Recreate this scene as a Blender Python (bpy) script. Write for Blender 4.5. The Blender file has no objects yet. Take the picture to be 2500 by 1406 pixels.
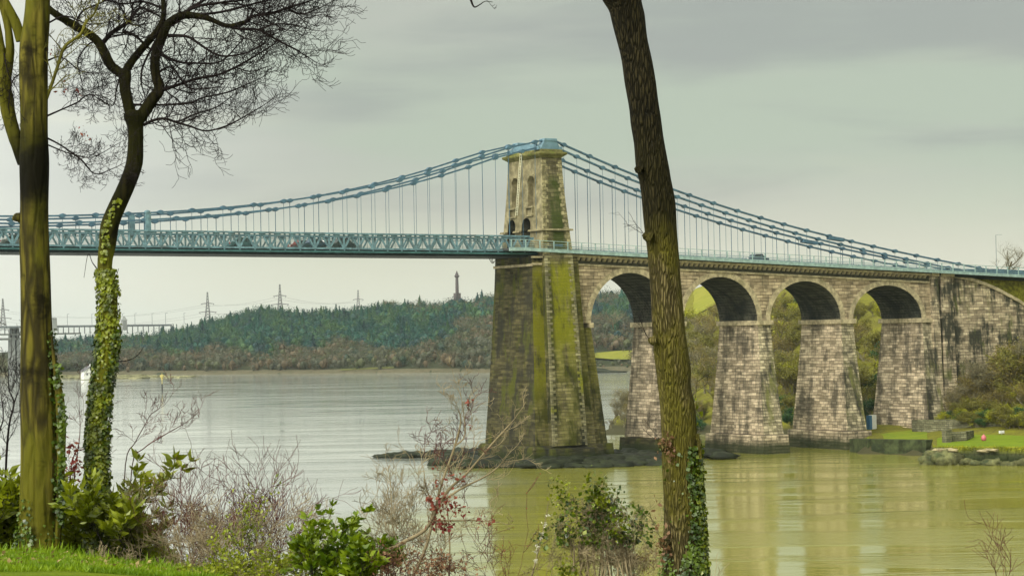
import bpy, bmesh, math, random
import numpy as np
from mathutils import Matrix, Vector
random.seed(7); rng = np.random.default_rng(11)
SC = bpy.context.scene
COL = SC.collection
WZ = 0.8                                   # water level
F = 5300.0
CX, CY, CZ, YAW, PIT, ROL = -180.548, -296.476, 21.0, 0.52909, 0.02302, 0.01847
CAM = np.array([CX, CY, CZ])
_s, _c, _sp, _cp = math.sin(YAW), math.cos(YAW), math.sin(PIT), math.cos(PIT)
_cr, _sr = math.cos(ROL), math.sin(ROL)
R0 = np.array([_c, -_s, 0.0]); U0 = np.array([-_s*_sp, -_c*_sp, _cp]); FV = np.array([_s*_cp, _c*_cp, _sp])
RV = R0*_cr - U0*_sr; UV = R0*_sr + U0*_cr

def ray(x, y):
    return FV + RV*((x-1250)/F) - UV*((y-703)/F)
def W(x, y, d):                            # a point at depth d (m) along a sight line
    return CAM + ray(x, y)*d
def atY(x, y, Y):
    d = ray(x, y); return CAM + d*((Y-CAM[1])/d[1])
def atX(x, y, X):
    d = ray(x, y); return CAM + d*((X-CAM[0])/d[0])
def atZ(x, y, Z):
    d = ray(x, y); return CAM + d*((Z-CAM[2])/d[2])
def hdir(px):
    d = ray(px, 825)[:2]; return d/np.hypot(*d)
def HP(px, r, z):                          # bearing px, horizontal range r, height z
    h = hdir(px); return np.array([CAM[0]+h[0]*r, CAM[1]+h[1]*r, z])

# ---------------------------------------------------------------- objects
def tag(o, label=None, cat=None, group=None, kind=None):
    if label: o['label'] = label
    if cat: o['category'] = cat
    if group: o['group'] = group
    if kind: o['kind'] = kind
    return o
def empty(name, loc, label, cat, group=None, rz=0.0):
    o = bpy.data.objects.new(name, None); COL.objects.link(o)
    o.location = Vector(loc); o.rotation_euler = (0, 0, rz)
    o.empty_display_size = 0.3
    return tag(o, label, cat, group)
def world_of(o):
    m = Matrix.LocRotScale(o.location, o.rotation_euler, o.scale)
    if o.parent: m = world_of(o.parent) @ o.matrix_parent_inverse @ m
    return m
def link(name, me, mats, parent=None, local=False):
    if not isinstance(mats, (list, tuple)): mats = [mats]
    for m in mats: me.materials.append(m)
    o = bpy.data.objects.new(name, me); COL.objects.link(o)
    if parent is not None:
        o.parent = parent
        if not local: o.matrix_parent_inverse = world_of(parent).inverted()
    return o
def mesh_np(verts, faces, smooth=False, mat_idx=None):
    """verts (N,3); faces (M,k) array of equal size polygons"""
    me = bpy.data.meshes.new('m')
    verts = np.asarray(verts, dtype=np.float32); faces = np.asarray(faces, dtype=np.int32)
    n, k = faces.shape
    me.vertices.add(len(verts)); me.vertices.foreach_set('co', verts.ravel())
    me.loops.add(n*k); me.loops.foreach_set('vertex_index', faces.ravel())
    me.polygons.add(n); me.polygons.foreach_set('loop_start', np.arange(0, n*k, k, dtype=np.int32))
    me.polygons.foreach_set('loop_total', np.full(n, k, dtype=np.int32))
    if smooth: me.polygons.foreach_set('use_smooth', np.ones(n, dtype=bool))
    if mat_idx is not None: me.polygons.foreach_set('material_index', np.asarray(mat_idx, dtype=np.int32))
    me.update(calc_edges=True); me.validate()
    return me
def copy_tree(o, parent=None):
    c = o.copy(); COL.objects.link(c)
    if parent is not None: c.parent = parent
    for ch in [x for x in o.children]: copy_tree(ch, c)
    return c

class MB:                                  # small mesh builder
    def __init__(s): s.v = []; s.f = []; s.m = []
    def add(s, vs, fs, mi=0):
        b = len(s.v); s.v += [tuple(map(float, v)) for v in vs]
        s.f += [tuple(b+i for i in f) for f in fs]; s.m += [mi]*len(fs)
    def hexa(s, p, mi=0):                  # 8 pts: 4 bottom, 4 top
        s.add(p, [(3,2,1,0),(4,5,6,7),(0,1,5,4),(1,2,6,5),(2,3,7,6),(3,0,4,7)], mi)
    def box(s, x0, x1, y0, y1, z0, z1, mi=0):
        s.hexa([(x0,y0,z0),(x1,y0,z0),(x1,y1,z0),(x0,y1,z0),(x0,y0,z1),(x1,y0,z1),(x1,y1,z1),(x0,y1,z1)], mi)
    def frus(s, b, z0, t, z1, mi=0):       # b,t = (x0,x1,y0,y1)
        s.hexa([(b[0],b[2],z0),(b[1],b[2],z0),(b[1],b[3],z0),(b[0],b[3],z0),
                (t[0],t[2],z1),(t[1],t[2],z1),(t[1],t[3],z1),(t[0],t[3],z1)], mi)
    def bar(s, a, b, w, h, mi=0):          # bar a->b ; w across (horizontal), h in the plane
        a = np.array(a, float); b = np.array(b, float); d = b-a; L = np.linalg.norm(d)
        if L < 1e-6: return
        d /= L
        ref = np.array([0, 1.0, 0]) if abs(d[1]) < .9 else np.array([1.0, 0, 0])
        n = np.cross(d, ref); n /= np.linalg.norm(n); q = np.cross(n, d)
        p = []
        for e in (a, b):
            for i, j in ((-1,-1),(1,-1),(1,1),(-1,1)): p.append(e + q*(w/2*i) + n*(h/2*j))
        s.hexa(p, mi)
    def prism(s, prof, y0, y1, mi=0):      # convex profile in XZ extruded along Y
        n = len(prof)
        vs = [(x, y0, z) for x, z in prof]+[(x, y1, z) for x, z in prof]
        fs = [tuple(range(n)), tuple(range(2*n-1, n-1, -1))]
        fs += [(i, i+n, (i+1) % n+n, (i+1) % n) for i in range(n)]
        s.add(vs, fs, mi)
    def prismx(s, prof, x0, x1, mi=0):     # profile in YZ extruded along X
        n = len(prof)
        vs = [(x0, y, z) for y, z in prof]+[(x1, y, z) for y, z in prof]
        fs = [tuple(range(n)), tuple(range(2*n-1, n-1, -1))]
        fs += [(i, i+n, (i+1) % n+n, (i+1) % n) for i in range(n)]
        s.add(vs, fs, mi)
    def lathe(s, c, prof, n=16, mi=0):     # prof (r,z)
        vs = []
        for r, z in prof:
            for i in range(n):
                a = 2*math.pi*i/n; vs.append((c[0]+r*math.cos(a), c[1]+r*math.sin(a), c[2]+z))
        fs = []
        for j in range(len(prof)-1):
            for i in range(n):
                fs.append((j*n+i, j*n+(i+1) % n, (j+1)*n+(i+1) % n, (j+1)*n+i))
        fs.append(tuple(range(n-1, -1, -1))); fs.append(tuple((len(prof)-1)*n+i for i in range(n)))
        s.add(vs, fs, mi)
    def mesh(s, bevel=0, smooth=False):
        me = bpy.data.meshes.new('m'); me.from_pydata(s.v, [], s.f)
        me.polygons.foreach_set('material_index', s.m)
        bm = bmesh.new(); bm.from_mesh(me); bmesh.ops.recalc_face_normals(bm, faces=bm.faces)
        if bevel: bmesh.ops.bevel(bm, geom=list(bm.edges), offset=bevel, segments=1, affect='EDGES')
        bm.to_mesh(me); bm.free()
        if smooth: me.polygons.foreach_set('use_smooth', [True]*len(me.polygons))
        me.update(); return me
    def build(s, name, mats, parent=None, bevel=0, smooth=False, local=False):
        return link(name, s.mesh(bevel, smooth), mats, parent, local)

class Tubes:
    def __init__(s): s.V = []; s.Fq = []; s.n = 0
    def add(s, pts, rad, sides=4, jitter=0.0, cap=True):
        pts = np.asarray(pts, float); rad = np.asarray(rad, float); n = len(pts)
        t = np.gradient(pts, axis=0); t /= (np.linalg.norm(t, axis=1)[:, None]+1e-9)
        ref = np.array([.31, .77, .05]); ref /= np.linalg.norm(ref)
        a = np.cross(t, ref); a /= (np.linalg.norm(a, axis=1)[:, None]+1e-9); b = np.cross(t, a)
        ang = np.arange(sides)*2*np.pi/sides
        ring = a[:, None, :]*np.cos(ang)[None, :, None]+b[:, None, :]*np.sin(ang)[None, :, None]
        r = rad[:, None, None]*np.ones((n, sides, 1))
        if jitter: r = r*(1+jitter*rng.standard_normal((n, sides, 1)))
        V = pts[:, None, :]+ring*r
        i = np.arange(n-1)[:, None]*sides; j = np.arange(sides)[None, :]; k = (j+1) % sides
        Q = np.stack([i+j, i+k, i+sides+k, i+sides+j], -1).reshape(-1, 4)+s.n
        s.V.append(V.reshape(-1, 3)); s.Fq.append(Q); s.n += n*sides
    def build(s, name, mat, parent=None, smooth=True, local=False):
        return link(name, mesh_np(np.concatenate(s.V), np.concatenate(s.Fq), smooth), mat, parent, local)

class Leaves:
    """rhombic folded leaves, vectorised"""
    def __init__(s): s.V = []; s.Fq = []; s.n = 0
    def add(s, pos, size, direc=None, width=.55, jitter=.35, nrm=None):
        pos = np.atleast_2d(pos); n = len(pos)
        if direc is None: direc = rng.standard_normal((n, 3))
        direc = np.atleast_2d(direc)*np.ones((n, 3)) + jitter*rng.standard_normal((n, 3))
        direc /= np.linalg.norm(direc, axis=1)[:, None]
        rnd = rng.standard_normal((n, 3)) if nrm is None else np.atleast_2d(nrm)+.35*rng.standard_normal((n, 3))
        sd = np.cross(direc, rnd); sd /= np.linalg.norm(sd, axis=1)[:, None]+1e-9
        nm = np.cross(sd, direc)
        L = (size*(.55+.95*rng.random((n, 1))**1.4)); w = L*width/2
        a = pos; c = pos+direc*L; m = pos+direc*L*.5
        b = m+sd*w+nm*w*.35; d = m-sd*w+nm*w*.35
        V = np.stack([a, b, c, d], 1).reshape(-1, 3)
        s.V.append(V); q = np.arange(n)[:, None]*4+np.arange(4)[None, :]+s.n; s.Fq.append(q); s.n += 4*n
    def build(s, name, mat, parent=None, local=False):
        return link(name, mesh_np(np.concatenate(s.V), np.concatenate(s.Fq)), mat, parent, local)

def smooth_path(pts, sub=4):
    """Catmull-Rom through rows of pts"""
    P = np.asarray(pts, float)
    P = np.vstack([2*P[0]-P[1], P, 2*P[-1]-P[-2]]); out = []
    for i in range(1, len(P)-2):
        for t in np.linspace(0, 1, sub, endpoint=False):
            p0, p1, p2, p3 = P[i-1], P[i], P[i+1], P[i+2]
            out.append(.5*((2*p1)+(-p0+p2)*t+(2*p0-5*p1+4*p2-p3)*t*t+(-p0+3*p1-3*p2+p3)*t**3))
    out.append(P[-2]); return np.array(out)

# ---------------------------------------------------------------- materials
class NT:
    def __init__(s, name):
        s.mat = bpy.data.materials.new(name); s.mat.use_nodes = True; s.t = s.mat.node_tree
        s.bsdf = s.t.nodes['Principled BSDF']; s.tc = s.N('ShaderNodeTexCoord')
        s.obj = s.tc.outputs['Object']
    def N(s, ty, **kw):
        n = s.t.nodes.new(ty)
        for k, v in kw.items(): setattr(n, k, v)
        return n
    def L(s, a, b): s.t.links.new(a, b)
    def put(s, sock, v):
        if isinstance(v, bpy.types.NodeSocket): s.L(v, sock)
        else: sock.default_value = (tuple(v)+(1,) if isinstance(v, (tuple, list)) and len(v) == 3 and sock.type == 'RGBA' else v)
    def mapping(s, scale, src=None, loc=(0, 0, 0)):
        m = s.N('ShaderNodeMapping'); m.inputs['Scale'].default_value = scale; m.inputs['Location'].default_value = loc
        s.L(src or s.obj, m.inputs['Vector']); return m.outputs[0]
    def noise(s, scale, detail=4, rough=.6, vec=None, dist=0):
        n = s.N('ShaderNodeTexNoise'); n.inputs['Scale'].default_value = scale; n.inputs['Detail'].default_value = detail
        n.inputs['Roughness'].default_value = rough; n.inputs['Distortion'].default_value = dist
        s.L(vec or s.obj, n.inputs['Vector']); return n.outputs['Fac']
    def ramp(s, fac, lo, hi, a=0., b=1.):
        m = s.N('ShaderNodeMapRange'); m.interpolation_type = 'SMOOTHSTEP'; s.put(m.inputs[0], fac)
        m.inputs[1].default_value = lo; m.inputs[2].default_value = hi
        m.inputs[3].default_value = a; m.inputs[4].default_value = b; return m.outputs[0]
    def math(s, op, a, b=0.0):
        m = s.N('ShaderNodeMath', operation=op); s.put(m.inputs[0], a); s.put(m.inputs[1], b); return m.outputs[0]
    def mix(s, fac, a, b, blend='MIX'):
        m = s.N('ShaderNodeMix', data_type='RGBA', blend_type=blend)
        s.put(m.inputs[0], fac); s.put(m.inputs[6], a); s.put(m.inputs[7], b); return m.outputs[2]
    def xyz(s, src=None):
        m = s.N('ShaderNodeSeparateXYZ'); s.L(src or s.obj, m.inputs[0]); return m.outputs
    def comb(s, a, b, c=0.0):
        m = s.N('ShaderNodeCombineXYZ'); s.put(m.inputs[0], a); s.put(m.inputs[1], b); s.put(m.inputs[2], c); return m.outputs[0]
    def bump(s, h, strength=.5, dist=.05, prev=None):
        b = s.N('ShaderNodeBump'); b.inputs['Strength'].default_value = strength; b.inputs['Distance'].default_value = dist
        s.put(b.inputs['Height'], h)
        if prev: s.L(prev, b.inputs['Normal'])
        s.L(b.outputs[0], s.bsdf.inputs['Normal']); return b.outputs[0]
    def fin(s, col, rough=.9, spec=.2, metal=0.):
        s.put(s.bsdf.inputs['Base Color'], col); s.put(s.bsdf.inputs['Roughness'], rough)
        s.bsdf.inputs['Specular IOR Level'].default_value = spec; s.bsdf.inputs['Metallic'].default_value = metal
        return s.mat

def stone(name, c1, c2, mortar=(.07, .06, .045), moss=None, moss_amt=.0, dark=.4, w=1.0, h=.48, tide=True, mask=None, darkcol=(.025, .025, .018), streak=.5):
    n = NT(name); X, Y, Z = n.xyz()
    u = n.math('ADD', X, Y)
    wob = n.noise(1.3, 2)
    v = n.math('ADD', Z, n.math('MULTIPLY', n.math('SUBTRACT', wob, .5), .09))
    vec = n.comb(u, v, 0.0)
    b = n.N('ShaderNodeTexBrick'); b.inputs['Scale'].default_value = 1.0
    b.inputs['Brick Width'].default_value = w; b.inputs['Row Height'].default_value = h
    b.inputs['Mortar Size'].default_value = .035; b.inputs['Mortar Smooth'].default_value = .4; b.inputs['Bias'].default_value = -.1
    b.offset = .43; b.squash = 1.3; b.squash_frequency = 3
    b.inputs['Color1'].default_value = (*c1, 1); b.inputs['Color2'].default_value = (*c2, 1); b.inputs['Mortar'].default_value = (*mortar, 1)
    n.L(vec, b.inputs['Vector'])
    fine = n.noise(3.5, 6, .7)
    col = n.mix(n.ramp(fine, .4, .8, 0, .35), b.outputs['Color'], c1)
    rowv = n.noise(1.0, 1, .5, n.comb(n.math('MULTIPLY', u, .35), n.math('MULTIPLY', Z, 2.1), 3.0))
    col = n.mix(n.ramp(rowv, .38, .68, 0, .6), col, tuple(.62*a for a in c2))
    # weather stains
    big = n.noise(.22, 4, .65)
    st = n.noise(1.0, 4, .6, n.comb(n.math('MULTIPLY', u, .55), n.math('MULTIPLY', Z, .07), 0.0))
    d = n.math('MINIMUM', n.math('MULTIPLY', n.ramp(n.math('ADD', n.math('MULTIPLY', big, .5), n.math('MULTIPLY', st, .5)), .45, .60), dark), .96)
    col = n.mix(d, col, darkcol)
    st2 = n.noise(1.0, 3, .6, n.comb(n.math('MULTIPLY', u, 1.7), n.math('MULTIPLY', Z, .12), 7.0))
    col = n.mix(n.ramp(st2, .55, .75, 0, streak), col, darkcol)
    if moss:
        m = n.noise(.5, 5, .65, n.comb(n.math('MULTIPLY', u, .8), n.math('MULTIPLY', Z, .25), 2.0))
        mk = n.ramp(m, .62-moss_amt*.35, .74-moss_amt*.25)
        if mask: mk = n.math('MULTIPLY', mk, mask(n, X, Y, Z))
        col = n.mix(n.math('MULTIPLY', mk, .88), col, n.mix(fine, tuple(a*.6 for a in moss), tuple(min(a*1.35, 1) for a in moss)))
    if tide:
        zz = n.math('ADD', Z, n.math('MULTIPLY', n.math('SUBTRACT', big, .5), 2.2))
        col = n.mix(n.ramp(zz, 1.9, 3.6, .92, 0), col, (.022, .03, .01))
    br = n.math('MULTIPLY', n.math('SUBTRACT', 1.0, b.outputs['Fac']), 1.0)
    hgt = n.math('ADD', br, n.math('MULTIPLY', n.noise(2.2, 5, .7), 1.5))
    n.bump(hgt, .9, .12)
    return n.fin(col, .95, .12)

def plain(name, col, rough=.6, var=.25, scale=3., spec=.3, metal=0., bump=0., dark=None):
    n = NT(name); f = n.noise(scale, 5, .65)
    c = n.mix(n.ramp(f, .35, .7), tuple(a*(1-var) for a in col), tuple(min(1, a*(1+var*.6)) for a in col))
    if dark: c = n.mix(n.ramp(n.noise(scale*.4, 6, .7), .52, .68, 0, .8), c, dark)
    if bump: n.bump(f, bump, .05)
    return n.fin(c, rough, spec, metal)

def leafmat(name, a, b, trans=.25, scale=2.5, rough=.55, spec=.3):
    n = NT(name); f = n.noise(scale, 3, .6)
    c = n.mix(n.ramp(f, .35, .65), a, b)
    n.fin(c, rough, spec)
    tr = n.N('ShaderNodeBsdfTranslucent'); n.put(tr.inputs['Color'], c)
    mx = n.N('ShaderNodeMixShader'); mx.inputs[0].default_value = trans
    out = n.t.nodes['Material Output']
    n.L(n.bsdf.outputs[0], mx.inputs[1]); n.L(tr.outputs[0], mx.inputs[2]); n.L(mx.outputs[0], out.inputs['Surface'])
    return n.mat

def bark(name, a, b, green, gr_amt=.5, scale=14., stretch=.12, bump=.8, dist=.05, shade_span=None, top=None, topk=.05):
    n = NT(name); X, Y, Z = n.xyz()
    vec = n.comb(X, Y, n.math('MULTIPLY', Z, stretch))
    v = n.N('ShaderNodeTexVoronoi', feature='DISTANCE_TO_EDGE'); v.inputs['Scale'].default_value = scale
    wv = n.N('ShaderNodeMix', data_type='VECTOR'); 
    nz = n.N('ShaderNodeTexNoise'); nz.inputs['Scale'].default_value = 2.5; n.L(n.obj, nz.inputs['Vector'])
    ad = n.N('ShaderNodeVectorMath', operation='MULTIPLY_ADD'); n.L(nz.outputs['Color'], ad.inputs[0]); ad.inputs[1].default_value = (dist, dist, dist*.5); n.L(vec, ad.inputs[2])
    n.L(ad.outputs[0], v.inputs['Vector'])
    ridge = n.ramp(v.outputs['Distance'], 0, .28)
    fine = n.noise(scale*1.2, 6, .75, vec)
    c = n.mix(ridge, b, a); c = n.mix(n.ramp(fine, .3, .75, 0, .5), c, tuple(.5*x for x in b))
    sk = n.noise(1.0, 5, .6, n.comb(n.math('MULTIPLY', X, 9), n.math('MULTIPLY', Y, 9), n.math('MULTIPLY', Z, .55)))
    c = n.mix(n.ramp(sk, .45, .68, 0, .75), c, tuple(.7*x for x in b)); c = n.mix(n.ramp(sk, .47, .33, 0, .5), c, tuple(min(1, 1.5*x) for x in a))
    g = n.noise(1.1, 5, .65, n.comb(X, Y, n.math('MULTIPLY', Z, .45)))
    c = n.mix(n.ramp(g, .60-.3*gr_amt, .75-.3*gr_amt, 0, .85), c, n.mix(fine, tuple(.6*x for x in green), green))
    patch = n.noise(.75, 5, .7, n.comb(X, Y, n.math('MULTIPLY', Z, 1.3)))
    c = n.mix(n.ramp(patch, .56, .68, 0, .85), c, tuple(.22*x for x in b))
    zz = n.math('ADD', Z, n.math('MULTIPLY', n.math('SUBTRACT', patch, .5), 1.6))
    if top:                                  # silhouette dark against the sky painted in above the mossy stem
        c = n.mix(n.ramp(zz, top[0], top[1], 0, .9), c, n.mix(ridge, tuple(.06*x for x in b), tuple(topk*x for x in a)))
    if shade_span:                                  # backlit near-black tone painted into the bark between two heights
        k = n.math('MULTIPLY', n.ramp(zz, shade_span[0]-.15, shade_span[0]+.5), n.ramp(zz, shade_span[1]-.3, shade_span[1]+.5, 1, 0))
        c = n.mix(n.math('MULTIPLY', k, .97), c, tuple(.07*x for x in b))
    h = n.math('ADD', ridge, n.math('MULTIPLY', fine, .6))
    n.bump(h, bump, .03)
    return n.fin(c, .9, .12)

def ground(name, cols, scale=.15, bump=.4, mud=None):
    n = NT(name); f = n.noise(scale, 6, .7); g = n.noise(scale*9, 5, .7)
    c = n.mix(n.ramp(f, .35, .65), cols[0], cols[1]); c = n.mix(n.ramp(g, .4, .7, 0, .7), c, cols[2])
    if mud:
        zz = n.math('ADD', n.xyz()[2], n.math('MULTIPLY', n.math('SUBTRACT', f, .5), 1.5))
        c = n.mix(n.ramp(zz, 2.0, 2.9, .95, 0), c, mud)
    n.bump(n.math('ADD', g, f), bump, .2)
    return n.fin(c, .95, .1)
# ---------------------------------------------------------------- camera, sky, sun
cam = bpy.data.cameras.new('camera'); co = bpy.data.objects.new('camera', cam); COL.objects.link(co)
M = Matrix.Identity(4)
for i in range(3): M[i][0] = RV[i]; M[i][1] = UV[i]; M[i][2] = -FV[i]; M[i][3] = CAM[i]
co.matrix_world = M
cam.sensor_width = 36; cam.lens = 36*F/2500; cam.clip_start = .5; cam.clip_end = 30000
SC.camera = co
SC.view_settings.view_transform = 'Standard'; SC.view_settings.look = 'None'
SC.view_settings.exposure = 0.36; SC.view_settings.gamma = 1
SC.view_settings.use_curve_mapping = False
SC.cycles.max_bounces = 6; SC.cycles.transparent_max_bounces = 12; SC.cycles.volume_bounces = 0
SUN_EL, SUN_AZ = math.radians(36), math.radians(240)     # azimuth clockwise from +Y
w = bpy.data.worlds.new('World'); SC.world = w; w.use_nodes = True
t = w.node_tree; t.nodes.clear()
def wn(ty, **k):
    n = t.nodes.new(ty)
    for a, b in k.items(): setattr(n, a, b)
    return n
def wmath(op, a, b):
    m = wn('ShaderNodeMath', operation=op)
    for s_, v in zip(m.inputs, (a, b)):
        if isinstance(v, bpy.types.NodeSocket): t.links.new(v, s_)
        else: s_.default_value = v
    return m.outputs[0]
sky = wn('ShaderNodeTexSky'); sky.sky_type = 'NISHITA'; sky.sun_disc = False
sky.sun_elevation = SUN_EL; sky.sun_rotation = SUN_AZ
bg1 = wn('ShaderNodeBackground'); t.links.new(sky.outputs[0], bg1.inputs[0]); bg1.inputs[1].default_value = .08
tc = wn('ShaderNodeTexCoord'); sx = wn('ShaderNodeSeparateXYZ'); t.links.new(tc.outputs['Generated'], sx.inputs[0])
zc = wmath('MAXIMUM', sx.outputs[2], 0.0)
# stretched cloud bands: direction with its height multiplied
def cl(scale, zmul, lo, hi, det=5, off=0.0, dist=.3):
    m = wn('ShaderNodeMapping'); m.inputs['Scale'].default_value = (1, 1, zmul); m.inputs['Location'].default_value = (off, off*.7, off*.3)
    m.inputs['Rotation'].default_value = (0.02, -.045, 0)
    t.links.new(tc.outputs['Generated'], m.inputs['Vector'])
    n = wn('ShaderNodeTexNoise'); n.inputs['Scale'].default_value = scale; n.inputs['Detail'].default_value = det
    n.inputs['Roughness'].default_value = .5; n.inputs['Distortion'].default_value = dist
    t.links.new(m.outputs[0], n.inputs['Vector'])
    r = wn('ShaderNodeMapRange'); r.interpolation_type = 'SMOOTHSTEP'; t.links.new(n.outputs['Fac'], r.inputs[0]); r.inputs[1].default_value = lo; r.inputs[2].default_value = hi
    return r.outputs[0]
def wmix(f, a, b, bl='MIX'):
    m = wn('ShaderNodeMix', data_type='RGBA', blend_type=bl)
    for s_, v in ((m.inputs[0], f), (m.inputs[6], a), (m.inputs[7], b)):
        if isinstance(v, bpy.types.NodeSocket): t.links.new(v, s_)
        else: s_.default_value = (*v, 1) if isinstance(v, tuple) else v
    return m.outputs[2]
grey, green, warm, bright = (.40, .41, .355), (.375, .425, .335), (.72, .67, .51), (.79, .80, .73)
col = wmix(cl(3.2, 5.0, .38, .62), grey, green)
col = wmix(wmath('MULTIPLY', cl(2.2, 7.0, .44, .62, off=3.1), .85), col, (.49, .49, .37))
col = wmix(wmath('MULTIPLY', cl(4.5, 6.5, .42, .66, off=8.3, det=7), .85), col, (.28, .295, .27))
hz = wn('ShaderNodeMapRange'); hz.interpolation_type = 'SMOOTHSTEP'; t.links.new(zc, hz.inputs[0])
hz.inputs[1].default_value = 0.0; hz.inputs[2].default_value = .085; hz.inputs[3].default_value = .9; hz.inputs[4].default_value = 0
col = wmix(hz.outputs[0], col, warm)
# the left of the view is paler
lf = wn('ShaderNodeVectorMath', operation='DOT_PRODUCT'); t.links.new(tc.outputs['Generated'], lf.inputs[0]); lf.inputs[1].default_value = (-_c, _s, 0)
lm = wn('ShaderNodeMapRange'); lm.interpolation_type = 'SMOOTHSTEP'; t.links.new(lf.outputs['Value'], lm.inputs[0]); lm.inputs[1].default_value = .06; lm.inputs[2].default_value = .30; lm.inputs[4].default_value = .75
col = wmix(lm.outputs[0], col, bright)
bg2 = wn('ShaderNodeBackground'); t.links.new(col, bg2.inputs[0])
# an overcast dome: brighter overhead and towards the veiled sun
up = wn('ShaderNodeMapRange'); up.interpolation_type = 'SMOOTHSTEP'; t.links.new(zc, up.inputs[0]); up.inputs[1].default_value = .16; up.inputs[2].default_value = .8; up.inputs[3].default_value = 1.0; up.inputs[4].default_value = 1.9
sd = wn('ShaderNodeVectorMath', operation='DOT_PRODUCT'); t.links.new(tc.outputs['Generated'], sd.inputs[0])
sdir = (math.sin(SUN_AZ)*math.cos(SUN_EL), math.cos(SUN_AZ)*math.cos(SUN_EL), math.sin(SUN_EL))
sd.inputs[1].default_value = sdir
gl = wn('ShaderNodeMapRange'); gl.interpolation_type = 'SMOOTHSTEP'; t.links.new(sd.outputs['Value'], gl.inputs[0]); gl.inputs[1].default_value = .3; gl.inputs[2].default_value = 1; gl.inputs[4].default_value = 3.6
t.links.new(wmath('ADD', up.outputs[0], gl.outputs[0]), bg2.inputs[1])
mxs = wn('ShaderNodeMixShader'); mxs.inputs[0].default_value = .93
t.links.new(bg1.outputs[0], mxs.inputs[1]); t.links.new(bg2.outputs[0], mxs.inputs[2])
wo = wn('ShaderNodeOutputWorld'); t.links.new(mxs.outputs[0], wo.inputs[0])
sl = bpy.data.lights.new('sun', 'SUN'); sl.energy = 1.5; sl.angle = math.radians(12); sl.color = (1, .94, .84)
so = bpy.data.objects.new('sun', sl); COL.objects.link(so)
so.rotation_euler = Vector(sdir).to_track_quat('Z', 'Y').to_euler()

# ---------------------------------------------------------------- bridge materials
MOSS = (.15, .145, .007)
def m_near(n, X, Y, Z):      # moss runs down the outer face in broad bands below the deck
    a = n.ramp(X, -1.8, 2.5, 1, .45)
    return n.math('MULTIPLY', a, n.math('MULTIPLY', n.ramp(Z, 33.4, 31.0), n.ramp(Z, 8, 16, .25, 1)))
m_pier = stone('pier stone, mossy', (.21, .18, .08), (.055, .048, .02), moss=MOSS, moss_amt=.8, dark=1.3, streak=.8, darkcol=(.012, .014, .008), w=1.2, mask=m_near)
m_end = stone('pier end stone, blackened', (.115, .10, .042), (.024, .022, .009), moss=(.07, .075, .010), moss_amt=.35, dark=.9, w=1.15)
m_pil = stone('pilaster stone', (.23, .20, .095), (.07, .06, .026), moss=(.18, .18, .007), moss_amt=.8, dark=1.2, darkcol=(.012, .014, .008), w=1.1, mask=lambda n, X, Y, Z: n.math('MULTIPLY', n.ramp(Z, 13, 24, .25, 1), n.math('MULTIPLY', n.ramp(n.math('ABSOLUTE', n.math('SUBTRACT', X, .3)), 1.5, 2.3, 1, .3), n.ramp(Z, 34, 31.5))))
m_light = stone('viaduct pier stone', (.68, .555, .38), (.20, .16, .10), mortar=(.025, .02, .014), dark=.75, w=1.15, h=.5, streak=.35)
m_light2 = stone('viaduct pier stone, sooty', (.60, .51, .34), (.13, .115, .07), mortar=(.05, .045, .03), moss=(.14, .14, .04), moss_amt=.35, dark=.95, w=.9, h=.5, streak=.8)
m_wall = stone('spandrel stone', (.54, .43, .275), (.19, .145, .085), dark=.5, w=1.3, h=.55, tide=False, streak=.2)
m_wing = stone('abutment stone', (.64, .53, .35), (.18, .14, .09), moss=(.10, .11, .03), moss_amt=.25, dark=1.25, w=1.3, h=.5, tide=False, streak=.9, darkcol=(.03, .032, .022))
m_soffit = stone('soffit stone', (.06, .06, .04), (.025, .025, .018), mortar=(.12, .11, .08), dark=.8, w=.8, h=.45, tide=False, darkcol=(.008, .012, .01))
m_trim = plain('dressed stone', (.38, .32, .20), .9, .4, 1.2, .1, bump=.3, dark=(.17, .15, .08))
m_tower = stone('tower stone', (.215, .185, .10), (.07, .06, .028), moss=(.04, .055, .010), moss_amt=1.0, dark=.6, w=1.3, h=.62, tide=False, streak=.7,
                mask=lambda n, X, Y, Z: n.math('MULTIPLY', n.ramp(n.math('ABSOLUTE', n.math('SUBTRACT', X, .35)), .7, 1.5, 1, .12), n.ramp(Z, 47.5, 45.5)))
m_tsmooth = plain('tower smooth stone', (.225, .195, .11), .9, .45, .8, .1, bump=.3, dark=(.10, .09, .04))
m_tcap = plain('tower cap, mossy', (.15, .14, .05), .9, .45, 1.2, .1, bump=.4, dark=(.11, .13, .02))
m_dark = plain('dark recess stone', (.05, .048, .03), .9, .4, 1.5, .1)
m_steel = plain('pale blue paint', (.115, .20, .225), .6, .35, 1.4, .25, dark=(.075, .095, .095))
m_chain = plain('blue grey chain paint', (.060, .120, .165), .6, .3, 1.2, .25, dark=(.035, .07, .10))
m_pale = plain('pale green blue paint', (.25, .35, .325), .6, .3, 1.6, .35)
m_under = plain('deck underside shade', (.010, .018, .02), .6, .4, 1.0, .2, dark=(.005, .008, .01))  # near black: shade under the deck put into the colour
m_rail = plain('railing paint', (.20, .29, .31), .5, .15, 1.5, .3)
m_saddle = plain('saddle paint', (.12, .205, .25), .5, .2, 1.0, .3, dark=(.07, .13, .16))
m_asph = plain('asphalt', (.05, .05, .05), .9, .2, 3)
m_ladder = plain('white ladder paint', (.62, .60, .42), .6, .15, 4)
m_red = plain('faded pink board', (.42, .22, .24), .6, .2, 4)

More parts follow.
